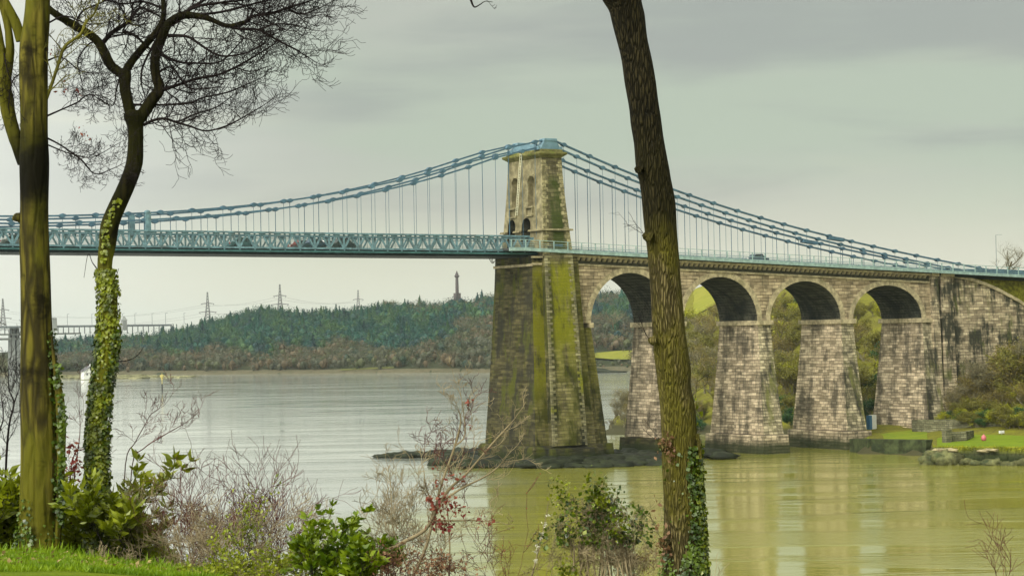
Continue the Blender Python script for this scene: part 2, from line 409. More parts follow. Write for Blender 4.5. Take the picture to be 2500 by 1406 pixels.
# ---------------------------------------------------------------- suspension bridge
BR = empty('suspension_bridge', (0, 4.25, WZ), 'long stone and steel suspension bridge with pale blue chains and mossy tower crossing the strait', 'bridge')
def zs(x): return 32.62-.042*x             # underside of the string course on the viaduct
def zf(x): return 34.45-.042*max(x, -6)    # footway edge beam, underside
def zt(x): return 37.15+.005*abs(x)        # truss top
def lerp(a, b, k): return tuple(a[i]+(b[i]-a[i])*k for i in range(4))
# pier under the tower
P1, P0 = (-4.3, 4.3, -1.45, 10.2), (-5.5, 5.8, -3.5, 12.5)
def sect(bm_, bot, zb, top, ztop, nlev=10, mi=0, sides=None):
    """battered box in levels with slight concavity"""
    for k in range(1): bm_.frus(bot, zb, top, ztop, mi)
mb = MB()
ztp = 34.0
prev = None
N = 12
for k in range(N):
    f0, f1 = (k/N), ((k+1)/N)
    g = lambda f: 1-(1-f)**1.25
    mb.frus(lerp(P0, P1, g(f0)), 4+(ztp-4)*f0, lerp(P0, P1, g(f1)), 4+(ztp-4)*f1)
me = mb.mesh()
pier = link('tower_pier', me, [m_pier, m_end], BR)
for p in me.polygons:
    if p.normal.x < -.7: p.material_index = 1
tag(pier, 'mossy dark stone base of the tower')
mb = MB(); e = .85
mb.frus((P0[0]-1.05, P0[1]+1.0, P0[2]-1.05, P0[3]+1), -1, (P0[0]-e, P0[1]+e, P0[2]-e, P0[3]+e), 3.55)
mb.frus((P0[0]-e, P0[1]+e, P0[2]-e, P0[3]+e), 3.55, (P0[0]-e+.25, P0[1]+e-.25, P0[2]-e+.25, P0[3]+e-.25), 3.95)
mb.frus((-3.9, 4.3, -5.9, -4.2), -1, (-3.8, 4.2, -5.6, -4.2), 3.5)
mb.frus((P0[1]+.5, 9.7, -3.4, 12.8), -1, (P0[1]+.5, 9.3, -3.1, 12.5), 3.9)
mb.build('plinth', m_end, pier, bevel=.06)
mb = MB()
for k in range(8):
    a, b = (-3.0, 3.35, -4.75, -3.3), (-2.5, 2.55, -2.55, -1.3)
    mb.frus(lerp(a, b, k/8), 3.9+(34.1-3.9)*k/8, lerp(a, b, (k+1)/8), 3.9+(34.1-3.9)*(k+1)/8)
mb.build('pilaster', m_pil, pier)
m_arris = stone('arris stone', (.33, .30, .165), (.15, .135, .065), moss=(.17, .175, .007), moss_amt=.25, dark=.5, w=1.4, h=.46)
def quoins(par, b, t, z0, z1, edge, n=30, fy=0, L=(.4, .85)):
    mb = MB()
    for k in range(n):
        f0, f1 = k/n, (k+.92)/n; q0, q1 = lerp(b, t, f0), lerp(b, t, f1); w_ = L[k % 2]; za, zb = z0+(z1-z0)*f0, z0+(z1-z0)*f1
        for q in (0,):
            if edge == 'l': xs = ((q0[0]-.03, q0[0]+w_), (q1[0]-.03, q1[0]+w_))
            else: xs = ((q0[1]-w_, q0[1]+.03), (q1[1]-w_, q1[1]+.03))
        mb.hexa([(xs[0][0], q0[2]-.04, za), (xs[0][1], q0[2]-.04, za), (xs[0][1], q0[2]+.25, za), (xs[0][0], q0[2]+.25, za),
                 (xs[1][0], q1[2]-.04, zb), (xs[1][1], q1[2]-.04, zb), (xs[1][1], q1[2]+.25, zb), (xs[1][0], q1[2]+.25, zb)])
    mb.build('quoin_strip', m_arris, par)
for e_ in ('l', 'r'): quoins(pier, (-3.0, 3.35, -4.75, -3.3), (-2.5, 2.55, -2.55, -1.3), 3.9, 34.1, e_, 62)
# half pier that carries the first arch
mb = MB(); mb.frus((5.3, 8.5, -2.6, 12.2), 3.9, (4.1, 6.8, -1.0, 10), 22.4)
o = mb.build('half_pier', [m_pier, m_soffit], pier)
# viaduct piers
ARCH = [(6.8, 22.3, 31.25), (24.85, 40.1, 30.55), (42.75, 57.95, 29.8), (60.65, 76.2, 29.0)]
SPR = 23.2
lab = ['first viaduct pier, beside the tower, partly behind the leaning trunk', 'pale stone pier right of the leaning trunk', 'third pier at the edge of the grass bank', 'shortest pier beside the abutment']
for i in range(4):
    if i < 3: x0, x1 = ARCH[i][1], ARCH[i+1][0]
    else: x0, x1 = 76.2, 78.6
    mb = MB()
    b, tp = (x0-.75, x1+.75, -3.1, 12.3), (x0+.02, x1-.02, -1.05, 10.0)
    for k in range(6):
        g = lambda f: 1-(1-f)**1.15
        mb.frus(lerp(b, tp, g(k/6)), 4+(22.4-4)*k/6, lerp(b, tp, g((k+1)/6)), 4+(22.4-4)*(k+1)/6)
    me = mb.mesh()
    pr = link('viaduct_pier', me, [m_light, m_light2], BR)
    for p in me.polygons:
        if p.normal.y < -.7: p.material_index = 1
    tag(pr, lab[i])
    mb = MB()
    mb.frus((x0-1.6, x1+1.6, -3.95, 13.2), -1, (x0-1.35, x1+1.35, -3.7, 12.9), 3.9)
    mb.build('plinth', m_light if i else m_end, pr, bevel=.06)
    mb = MB(); mb.box(x0-.38, x1+.38, -1.5, 10.5, 22.4, 23.2); mb.build('impost_band', m_trim, pr, bevel=.05)
mb = MB(); mb.box(6.4, 7.2, -1.3, 10.4, 22.4, 23.2); mb.build('impost_band', m_trim, pier, bevel=.04)
# spandrel wall with the four arches
def arch_z(x):
    for a, b, c in ARCH:
        if a < x < b:
            u = (x-(a+b)/2)/((b-a)/2); return SPR+(c-SPR)*math.sqrt(max(0, 1-u*u))
    return None
mb = MB()
for a, b, c in ARCH:
    n = 40; th = [math.pi*i/n for i in range(n+1)]
    xs_ = [(a+b)/2-(b-a)/2*math.cos(q) for q in th]; zz = [SPR+(c-SPR)*math.sin(q) for q in th]
    vs = []; 
    for x, z in zip(xs_, zz):
        tpz = zs(x)+1.7
        vs += [(x, -1, z), (x, -1, tpz), (x, 10, z), (x, 10, tpz)]
    fr, so_ = [], []
    for i in range(n):
        q = 4*i
        fr += [(q, q+4, q+5, q+1), (q+2, q+3, q+7, q+6), (q+1, q+5, q+7, q+3)]
        so_ += [(q, q+2, q+6, q+4)]
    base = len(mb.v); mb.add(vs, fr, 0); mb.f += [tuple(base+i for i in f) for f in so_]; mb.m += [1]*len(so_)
cols_ = [(4.1, 6.8)]+[(ARCH[i][1], ARCH[i+1][0]) for i in range(3)]+[(76.2, 78.2)]
for x0, x1 in cols_:
    mb.hexa([(x0, -1, SPR-.01), (x1, -1, SPR-.01), (x1, 10, SPR-.01), (x0, 10, SPR-.01), (x0, -1, zs(x0)+1.7), (x1, -1, zs(x1)+1.7), (x1, 10, zs(x1)+1.7), (x0, 10, zs(x0)+1.7)])
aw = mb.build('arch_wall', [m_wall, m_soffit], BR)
for a, b, c in ARCH:                        # ring stones, each arch one ring
    mb = MB(); n = 27; R = .95
    for i in range(n):
        q0, q1 = math.pi*(i+.03)/n, math.pi*(i+.97)/n
        pts = []
        for q, r in ((q0, 0), (q1, 0), (q1, R), (q0, R)):
            rx, rz = (b-a)/2+r, (c-SPR)+r
            x, z = (a+b)/2-rx*math.cos(q), SPR+rz*math.sin(q)
            pts.append((x, min(z, zs(x)-.02)))
        mb.prism(pts, -1.06, -.9)
    mb.build('arch_ring', m_trim, aw)
mb = MB()
def sloped(mb, x0, x1, y0, y1, za, zb, n=1, base=zs):
    for i in range(n):
        p, q = x0+(x1-x0)*i/n, x0+(x1-x0)*(i+1)/n
        mb.hexa([(p, y0, base(p)+za), (q, y0, base(q)+za), (q, y1, base(q)+za), (p, y1, base(p)+za), (p, y0, base(p)+zb), (q, y0, base(q)+zb), (q, y1, base(q)+zb), (p, y1, base(p)+zb)])
sloped(mb, 4.35, 78, -1.22, -1.0, 0, .32); mb.build('string_course', m_trim, aw)
mb = MB(); sloped(mb, 3.2, 78, -1.75, -1.0, 1.32, 1.68, 14); mb.build('cornice', m_trim, aw)
mb = MB(); sloped(mb, -4.35, -2.6, -1.7, -1.4, 0, .32, 1, lambda x: 32.5); sloped(mb, -4.45, -2.6, -2.0, -1.4, 1.1, 1.4, 1, lambda x: 32.5)
sloped(mb, -4.6, -4.3, -1.7, 10.4, 0, .4, 1, lambda x: 32.3)
mb.build('cornice', m_trim, pier)
cb = MB(); cb.hexa([(-.22, -1.35, -.5), (.22, -1.35, -.5), (.22, -1.0, -.5), (-.22, -1.0, -.5), (-.24, -1.68, .0), (.24, -1.68, .0), (.24, -1.0, .0), (-.24, -1.0, .0)])
cme = cb.mesh(); cme.materials.append(m_trim)
for i in range(73):
    x = 4.4+i*1.005
    o = bpy.data.objects.new('corbel', cme); COL.objects.link(o); o.parent = aw; o.matrix_parent_inverse = world_of(aw).inverted(); o.location = (x, 0, zs(x)+1.31)
mb = MB(); sloped(mb, 3.2, 78, -1.02, -1.0, .32, 1.32); mb.build('frieze', m_dark, aw)

# abutment with wing wall
def wt(x):
    return float(np.interp(x, [78, 83.2, 87, 91, 94.5, 99.5, 104, 112], [31.6, 31.0, 30.45, 29.5, 28.3, 26.2, 23.6, 19]))
mb = MB()
xs_ = [78.2]+list(np.linspace(82.9, 112, 22))
for p, q in zip(xs_[:-1], xs_[1:]):
    mb.hexa([(p, -1.9, 1), (q, -1.9, 1), (q, 10.5, 1), (p, 10.5, 1), (p, -1.0, wt(p)-.6), (q, -1.0, wt(q)-.6), (q, 10, wt(q)-.6), (p, 10, wt(p)-.6)])
ab = mb.build('abutment', m_wing, BR)
mb = MB()
for p, q in zip(xs_[1:-1], xs_[2:]):
    mb.hexa([(p, -1.35, wt(p)-.6), (q, -1.35, wt(q)-.6), (q, -.2, wt(q)-.6), (p, -.2, wt(p)-.6), (p, -1.35, wt(p)), (q, -1.35, wt(q)), (q, -.2, wt(q)), (p, -.2, wt(p))])
mb.build('coping', m_trim, ab)
mb = MB()
for x0, x1 in ((78.3, 79.6), (80.4, 82.9)):
    mb.frus((x0-.15, x1+.15, -2.6, -1), 1, (x0, x1, -1.6, -.9), 30.55)
mb.build('buttress', m_wing, ab)
mb = MB(); mb.box(78.1, 79.75, -1.85, -1, 30.55, 31.1); mb.box(80.2, 83.3, -1.85, -1, 30.5, 31.05); mb.build('cornice', m_trim, ab)
mb = MB()
for a_ in range(4):
    x = 83+a_*0; 
mb.hexa([(83.3, -.2, 29), (112, -.2, 22), (112, 8, 22), (83.3, 8, 29), (83.3, -.2, 31.0), (112, 1.2, 29.5), (112, 8, 29.5), (83.3, 8, 31)])
mb.build('parapet_bank', plain('banked turf', (.20, .19, .02), .95, .5, 1.5, .1, bump=.6), ab)

# tower above the deck
T0, T1 = (-2.75, 2.75, -2.5, 11.0), (-1.85, 1.85, -.95, 9.75)
mb = MB(); N = 10
for k in range(N):
    g = lambda f: 1-(1-f)**1.35
    mb.frus(lerp(T0, T1, g(k/N)), 33.9+(49.6-33.9)*k/N, lerp(T0, T1, g((k+1)/N)), 33.9+(49.6-33.9)*(k+1)/N)
tw = mb.build('tower', [m_tsmooth, m_tower, m_dark], BR)
# weld the stacked courses into one shell so the openings cut cleanly
bm = bmesh.new()
rings = []
for k in range(N+1):
    g = 1-(1-k/N)**1.35; q = lerp(T0, T1, g); z = 33.9+(49.6-33.9)*k/N
    rings.append([bm.verts.new(v) for v in ((q[0], q[2], z), (q[1], q[2], z), (q[1], q[3], z), (q[0], q[3], z))])
bm.faces.new(rings[0][::-1]); bm.faces.new(rings[-1])
for k in range(N):
    for i in range(4):
        f = bm.faces.new((rings[k][i], rings[k][(i+1) % 4], rings[k+1][(i+1) % 4], rings[k+1][i]))
        f.material_index = 1 if i in (0, 2) else 0
bmesh.ops.recalc_face_normals(bm, faces=bm.faces)
bm.to_mesh(tw.data); bm.free()
def arch_prof(yc, hw, z0, z1, n=12):
    p = [(yc-hw, z0), (yc+hw, z0)]
    for i in range(n+1):
        a = math.pi*i/n; p.append((yc+hw*math.cos(a), z1-hw+hw*math.sin(a)))
    return p
def yz(px, py, X=-2.3):
    q = atX(px, py, X); return q[1], q[2]
cut = MB()
RA = [(1.35, 1.32, 34.5, 39.35), (7.4, 1.3, 34.5, 39.35)]
yA = yz(1250, 560)[0]; yB = yz(1285.5, 560)[0]
RA = [(yA, 1.2, 34.6, yz(1250, 537)[1]), (yB, 1.4, 34.6, yz(1286, 532)[1])]; print('road arches', RA)
for yc, hw, z0, z1 in RA: cut.prismx(arch_prof(yc, hw, z0, z1), -6, 6, 2)
yC = yz(1258.5, 465, -2.1)[0]; yD = yz(1297.5, 462, -2.1)[0]
for yc in (yC, yD): cut.prismx(arch_prof(yc, 1.15, 42.1, 46.9), -4, -1.15, 0)
cu = link('cut', cut.mesh(), [m_tsmooth])
for m in (m_tower, m_dark): cu.data.materials.append(m)
md = tw.modifiers.new('b', 'BOOLEAN'); md.operation = 'DIFFERENCE'; md.object = cu; md.solver = 'EXACT'
dg = bpy.context.evaluated_depsgraph_get(); dg.update()
nm = bpy.data.meshes.new_from_object(tw.evaluated_get(dg)); tw.modifiers.clear(); tw.data = nm
bpy.data.objects.remove(cu)
for p in tw.data.polygons:                 # the passages through the tower take the dark stone
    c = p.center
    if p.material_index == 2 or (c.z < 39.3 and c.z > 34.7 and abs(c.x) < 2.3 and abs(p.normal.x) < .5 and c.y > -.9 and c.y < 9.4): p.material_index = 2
for yc in (yC, yD):                        # arched hoods and sill panels on the end face
    mb = MB(); prof = arch_prof(yc, 1.15, 42.1, 46.9)
    for i in range(2, len(prof)-1):
        a, b = prof[i], prof[i+1]
        mb.bar((-2.05, a[0]+(a[0]-yc)*.14, a[1]+.12*(a[1]-45.75)), (-2.05, b[0]+(b[0]-yc)*.14, b[1]+.12*(b[1]-45.75)), .3, .22)
    mb.build('niche_hood', m_tsmooth, tw)
for yc in (yC+.35, yD+.25):
    mb = MB()
    mb.box(-2.62, -2.0, yc-1.15, yc+1.15, 41.75, 42.0); mb.box(-2.55, -2.0, yc-1.05, yc-.85, 40.6, 41.75); mb.box(-2.55, -2.0, yc+.85, yc+1.05, 40.6, 41.75); mb.box(-2.6, -2.0, yc-1.05, yc+1.05, 40.4, 40.62)
    mb.build('plaque', m_tsmooth, tw, bevel=.02)
mb = MB(); mb.frus((-2.95, 2.95, -2.45, 11.0), 37.95, (-2.85, 2.85, -2.4, 10.9), 38.25); 
o = mb.build('band', m_tsmooth, tw)
bmc = MB()                                  # keep the passages open where the band crosses
for yc, hw, z0, z1 in RA: bmc.box(-4, 4, yc-hw, yc+hw, 37, 39)
cu = link('cut', bmc.mesh(), [m_tsmooth]); md = o.modifiers.new('b', 'BOOLEAN'); md.operation = 'DIFFERENCE'; md.object = cu; md.solver = 'EXACT'
dg = bpy.context.evaluated_depsgraph_get(); dg.update(); nm = bpy.data.meshes.new_from_object(o.evaluated_get(dg)); o.modifiers.clear(); o.data = nm
bpy.data.objects.remove(cu)
mb = MB()
mb.frus((-1.85, 1.85, -.95, 9.75), 49.6, (-2.1, 2.1, -1.2, 10), 49.85)
mb.frus((-2.1, 2.1, -1.2, 10), 49.85, (-2.6, 2.6, -1.7, 10.5), 50.2); mb.frus((-2.6, 2.6, -1.7, 10.5), 50.2, (-2.55, 2.55, -1.65, 10.45), 50.55)
mb.frus((-2.1, 2.1, -1.2, 10), 50.55, (-1.95, 1.95, -1.1, 9.9), 51.0)
mb.build('cornice', m_tcap, tw, bevel=.08)
def tx(z):
    g = 1-(1-(z-33.9)/15.7)**1.35; return lerp(T0, T1, g)
m_quoin = plain('quoin stone', (.25, .22, .12), .9, .6, 1.5, .1, bump=.3, dark=(.12, .12, .03))
for s_ in (0, 1):
    mb = MB()
    for k in range(24):
        z = 34.2+k*.63; q = tx(z); q2 = tx(min(z+.55, 49.5)); L = .75 if k % 2 else 1.05
        xa, xb = (q[0], q[0]+L) if s_ == 0 else (q[1]-L, q[1])
        mb.hexa([(xa, q[2]-.05, z), (xb, q[2]-.05, z), (xb, q[2]+.3, z), (xa, q[2]+.3, z), (xa, q2[2]-.05, z+.55), (xb, q2[2]-.05, z+.55), (xb, q2[2]+.3, z+.55), (xa, q2[2]+.3, z+.55)])
    mb.build('quoin_strip', m_quoin, tw, bevel=.03)
# ladder on the end face
def lad(px, py): 
    q = atX(px, py, -2.9); return q
mb = MB(); a0, a1 = atX(1259, 527, -3.0), atX(1266, 425, -2.35); dy = np.array([0, -.55, 0.])
mb.bar(a0, a1, .07, .07); mb.bar(a0+dy, a1+dy, .07, .07)
for i in range(17): p = a0+(a1-a0)*(i+.5)/17; mb.bar(p, p+dy, .05, .05)
a2 = atX(1270, 375, -2.75); mb.bar(a1, a2, .07, .07); mb.bar(a1+dy, a2+dy, .07, .07)
for i in range(7): p = a1+(a2-a1)*(i+.5)/7; mb.bar(p, p+dy, .05, .05)
mb.build('ladder', m_ladder, tw)
for y in (0, 8.5):
    mb = MB()
    mb.prism([(-2.0, 51.0), (2.0, 51.0), (1.15, 52.35), (-1.15, 52.35)], y-.75, y+.75)
    mb.prism([(-1.3, 52.3), (1.3, 52.3), (1.15, 52.75), (-1.15, 52.75)], y-.85, y+.85)
    mb.box(-2.3, -1.9, y-.7, y+.7, 50.9, 51.5); mb.box(1.9, 2.3, y-.7, y+.7, 50.9, 51.5)
    mb.build('chain_saddle', m_saddle, tw, bevel=.05)
mb = MB(); mb.box(-1.9, -1.5, .75, 7.75, 51.0, 52.0); mb.box(1.5, 1.9, .75, 7.75, 51.0, 52.0); mb.box(-1.5, 1.5, .9, 7.6, 51.0, 51.2)
mb.build('saddle_screen', m_saddle, tw, bevel=.04)

# chains
pm = np.polyfit([-89.5, -68, -51, -35, -20.8, -10.5], [39.2, 40.0, 41.4, 43.85, 47.1, 50.2], 3)
ps = np.polyfit([3.5, 12.6, 28.7, 45.7, 59.4, 75, 87.9, 97], [51.7, 48.5, 43.9, 39.7, 37.1, 34.5, 32.5, 31.2], 3)
def cz(x):
    if x < -89: x = -178-x
    if x < -9: return float(np.polyval(pm, x))
    if x < -1.2: return float(np.interp(x, [-9, -1.2], [np.polyval(pm, -9), 52.45]))
    if x < 1.2: return 52.45
    if x < 5: return float(np.interp(x, [1.2, 5], [52.45, np.polyval(ps, 5)]))
    return float(np.polyval(ps, x))
HS = 2.44; X0 = -1.6
hx_main = [X0-.9-i*HS for i in range(50)]
hx_side = [1.55+HS*.55+i*HS for i in range(39)]
def chain(name, y, lev, seq, par, label):
    """lev 0 upper 1 lower; joints every second hanger"""
    mb = MB(); dz = 0 if lev == 0 else -1.0
    xs_ = seq
    pts = [(x, y, cz(x)+dz) for x in xs_]
    for a, b in zip(pts[:-1], pts[1:]):
        for oy in (-.2, 0, .2): mb.bar((a[0], a[1]+oy, a[2]), (b[0], b[1]+oy, b[2]), .1, .24)
    for a, b in zip(pts[1:-1], pts[2:]+pts[-1:]):
        d = (b[2]-a[2])/(b[0]-a[0]) if b[0] != a[0] else 0
        c_, s_ = math.cos(math.atan(d)), math.sin(math.atan(d))
        pr = [(-.62, 0), (-.32, -.22), (0, -.33), (.32, -.22), (.62, 0), (.32, .22), (0, .33), (-.32, .22)]
        mb.prism([(a[0]+u*c_-v*s_, a[2]+u*s_+v*c_) for u, v in pr], y-.34, y+.34)
    return tag(mb.build(name, m_chain, par), label)
hangers = []
for y, side in ((0.0, 'near'), (8.5, 'far')):
    for lev in (0, 1):
        off = lev
        sm = [-1.2]+hx_main[off::2]; ss = [1.2]+[x for x in hx_side[off::2]]
        chain('chain', y, lev, sm, BR, f'{side} {"upper" if lev == 0 else "lower"} chain over the water')
        chain('chain', y, lev, ss, BR, f'{side} {"upper" if lev == 0 else "lower"} chain over the viaduct')
    for i, x in enumerate(hx_main): hangers.append((y, x, cz(x)-(0 if i % 2 == 0 else 1.0), zt(x)+(.0 if x < -4.6 else -1.8)))
    for i, x in enumerate(hx_side):
        zb = zf(x)+.5; z1 = cz(x)-(0 if i % 2 == 0 else 1.0)
        if z1-zb > .4: hangers.append((y, x, z1, zb))
# rod: unit length so that copies stretch to size
hb = MB(); hb.lathe((0, 0, 0), [(.036, 0), (.036, 1)], 6); hme = hb.mesh(); hme.materials.append(m_chain)
hangers.sort(key=lambda h: (h[0] > 1, abs(h[1]+20)))
rest = MB()
for k, (y, x, z1, z0) in enumerate(hangers):
    if k < 100:
        o = bpy.data.objects.new('hanger', hme); COL.objects.link(o); o.parent = BR; o.matrix_parent_inverse = world_of(BR).inverted()
        o.location = (x, y, z0); o.scale = (1, 1, z1-z0)
    else: rest.box(x-.04, x+.04, y-.04, y+.04, z0, z1)
tag(rest.build('hanger_rods', m_chain, BR), 'thin vertical rods of the far chains', kind='stuff')
# posts holding the chains at mid span and a clamp on the side chains
for px_, y in ((360, 0), (321, 8.5)):
    x = atY(px_, 550, y)[0]; mb = MB(); mb.box(x-.42, x+.42, y-.4, y+.4, zt(x)-.4, cz(x)+.05); mb.lathe((x, y, 0), [(.5, cz(x)+.05), (.42, cz(x)+.3), (.15, cz(x)+.42)], 10)
    mb.build('chain_post', m_steel, BR, bevel=.03)
for px_, y in ((2040, 0), (1975, 8.5)):
    x = atY(px_, 583, y)[0]; mb = MB(); d = (cz(x+1)-cz(x-1))/2
    mb.bar((x-1.6, y, cz(x)-1.6*d-.3), (x+1.6, y, cz(x)+1.6*d-.1), 1.0, .6); mb.build('chain_clamp', m_chain, BR, bevel=.03)

# deck over the water
mb = MB()
xs_ = np.linspace(-122, -1, 41)
for p, q in zip(xs_[:-1], xs_[1:]):
    a, b = zt(p)-2.45, zt(q)-2.45
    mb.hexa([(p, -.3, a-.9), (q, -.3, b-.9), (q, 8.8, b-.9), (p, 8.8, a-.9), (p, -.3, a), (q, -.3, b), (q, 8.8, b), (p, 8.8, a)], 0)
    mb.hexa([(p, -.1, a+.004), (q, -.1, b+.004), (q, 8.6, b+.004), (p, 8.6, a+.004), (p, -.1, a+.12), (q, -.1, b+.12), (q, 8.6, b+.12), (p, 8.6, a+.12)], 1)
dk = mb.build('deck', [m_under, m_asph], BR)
mb = MB(); 
for y in (-.52, 9.02):
    for p, q in zip(xs_[:-1], xs_[1:]): mb.bar((p, y, zt(p)-2.85), (q, y, zt(q)-2.85), .3, .28)
mb.build('edge_beam', plain('green blue beam', (.035, .10, .10), .6, .3, 1.0), dk)
for y, mat, nm_ in ((-.25, m_steel, 'truss_girder'), (8.75, m_steel, 'truss_girder')):
    mb = MB()
    for p, q in zip(xs_[:-1], xs_[1:]):
        if p < -4.0:
            q_ = min(q, -4.2)
            mb.bar((p, y, zt(p)-.1), (q_, y, zt(q_)-.1), .6, .26)
            mb.bar((p, y, zt(p)-.45), (q_, y, zt(q_)-.45), .3, .14)
            mb.bar((p, y, zt(p)-2.35), (q_, y, zt(q_)-2.35), .4, .3)
    for x in [h for h in hx_main if h < -4.4]:
        t_ = zt(x)
        mb.bar((x, y, t_-2.5), (x, y, t_-.1), .22, .24)
        mb.prism([(x-.18, t_-2.45), (x, t_-2.85), (x+.18, t_-2.45)], y-.2, y+.12)
        mb.bar((x, y-.02, t_-2.4), (x+HS/2, y-.02, t_-.35), .16, .26); mb.bar((x, y-.02, t_-2.4), (x-HS/2, y-.02, t_-.35), .16, .26)
        xm = x+HS/2
        mb.prism([(xm-.5, t_-.25), (xm-.42, t_-.62), (xm+.42, t_-.62), (xm+.5, t_-.25)], y-.16, y+.1)
    tag(mb.build(nm_, mat, BR), 'near pale blue truss' if y < 1 else 'far pale blue truss')
for y in (.75, 7.75):
    mb = MB()
    for z in np.linspace(.35, 1.45, 7):
        for p, q in zip(xs_[:-1], xs_[1:]): mb.bar((p, y, zt(p)-2.35+z), (q, y, zt(q)-2.35+z), .05, .06)
    for x in hx_main: mb.bar((x+.6, y, zt(x)-2.3), (x+.6, y, zt(x)-.85), .08, .08)
    mb.build('railing', m_pale, BR)
# deck over the viaduct: cantilevered footway
mb = MB(); xs2 = np.linspace(-9, 125, 46)
def zr(x): return zf(x) if x > -6 else zf(-6)
for p, q in zip(xs2[:-1], xs2[1:]):
    a, b = zr(p), zr(q)
    mb.hexa([(p, -2.3, a+.1), (q, -2.3, b+.1), (q, 10.8, b+.1), (p, 10.8, a+.1), (p, -2.3, a+.4), (q, -2.3, b+.4), (q, 10.8, b+.4), (p, 10.8, a+.4)], 1)
    if p > 3.2: mb.hexa([(p, -1.55, a-.5), (q, -1.55, b-.5), (q, 10.5, b-.5), (p, 10.5, a-.5), (p, -1.9, a+.1), (q, -1.9, b+.1), (q, 10.7, b+.1), (p, 10.7, a+.1)], 0)
d2 = mb.build('viaduct_deck', [m_under, m_asph], BR)
for y, lb in ((-2.5, 'near footway railing'), (10.95, 'far footway railing')):
    mb = MB()
    for p, q in zip(xs2[:-1], xs2[1:]): mb.bar((p, y, zr(p)+.22), (q, y, zr(q)+.22), .3, .5)
    mb.build('edge_beam', m_pale if y < 0 else m_steel, d2)
    mb = MB(); s_ = 1
    for p, q in zip(xs2[:-1], xs2[1:]):
        for z in (.62, .95, 1.28, 1.72): mb.bar((p, y, zr(p)+z), (q, y, zr(q)+z), .05, .045 if z < 1.7 else .09)
    x = -8.6
    while x < 124:
        mb.bar((x, y, zr(x)), (x, y, zr(x)+1.74), .14, .14); x += 2.6
    tag(mb.build('railing', m_pale if y < 0 else m_rail, BR), lb)
for y in (-.45, 9.0):                       # inner vehicle barrier beside the chains
    mb = MB()
    for p, q in zip(xs2[3:-1], xs2[4:]):
        for z in (.7, 1.15): mb.bar((p, y, zr(p)+z), (q, y, zr(q)+z), .06, .12)
    mb.build('barrier', m_rail, BR)
mb = MB()                                   # plated anchor casings where the chains go down into the road
for y in (0, 8.5):
    mb = MB()
    for p, q in zip(np.linspace(76, 122, 14)[:-1], np.linspace(76, 122, 14)[1:]):
        h = lambda x: zr(x)+.4+min(1.0, max(.1, (x-76)/18))
        mb.hexa([(p, y-.6, zr(p)+.35), (q, y-.6, zr(q)+.35), (q, y+.6, zr(q)+.35), (p, y+.6, zr(p)+.35), (p, y-.6, h(p)), (q, y-.6, h(q)), (q, y+.6, h(q)), (p, y+.6, h(p))])
    mb.build('anchor_casing', m_chain, BR)
# control box, gate and board on the footway by the tower
mb = MB(); p = atY(1364, 600, -2.3); mb.box(p[0]-.8, p[0]+.8, -2.3, -1.9, zf(0)+.5, zf(0)+1.35); mb.build('steel_panel', m_chain, d2, bevel=.02)
mb = MB(); p = atY(1338, 594, -2.2); mb.box(p[0]-.38, p[0]+.38, -2.2, -2.14, zf(0)+.75, zf(0)+1.75); mb.build('notice_board', m_red, d2, bevel=.02)
# cable hoop hanging under the deck end
tb = Tubes()
for k in range(3):
    a = W(1195+k*4, 627, 330); pts = [atY(1193+k*5, 628, 1), atY(1197+k*3, 637, 1), atY(1203+k*1.5, 643-k*1.5, 1), atY(1209, 636, 1)]
    tb.add(smooth_path(pts), np.full(13, .05), 5)
tb.build('cable_loop', m_dark, dk)
# ---------------------------------------------------------------- water and ground
def quad_sheet(name, x0, x1, y0, y1, z, mat, kind='structure'):
    me = mesh_np([(x0, y0, z), (x1, y0, z), (x1, y1, z), (x0, y1, z)], [(0, 1, 2, 3)])
    o = link(name, me, mat); o['kind'] = kind; return o
m_bed = ground('sea bed', ((.06, .06, .03), (.05, .045, .025), (.08, .07, .04)), .05)
quad_sheet('ground', -9000, 12000, -9000, 14000, -4, m_bed)
n = NT('strait water'); X, Y, Z = n.xyz()
# rotate so that u runs across the view, v along it
u = n.math('SUBTRACT', n.math('MULTIPLY', X, _c), n.math('MULTIPLY', Y, _s)); v = n.math('ADD', n.math('MULTIPLY', X, _s), n.math('MULTIPLY', Y, _c))
big = n.noise(1, 4, .55, n.comb(n.math('MULTIPLY', u, .012), n.math('MULTIPLY', v, .03)))
med = n.noise(1, 4, .6, n.comb(n.math('MULTIPLY', u, .16), n.math('MULTIPLY', v, .40)), dist=.6)
fin_ = n.noise(1, 5, .65, n.comb(n.math('MULTIPLY', u, .7), n.math('MULTIPLY', v, 1.0)), dist=.5)
calm = n.ramp(big, .42, .60)
gust = n.ramp(n.noise(1, 3, .55, n.comb(n.math('MULTIPLY', u, .018), n.math('MULTIPLY', v, .09), 4.0), dist=.8), .42, .60, .35, 1.9)
h = n.math('MULTIPLY', gust, n.math('ADD', n.math('MULTIPLY', med, .32), n.math('MULTIPLY', fin_, .22)))
pass
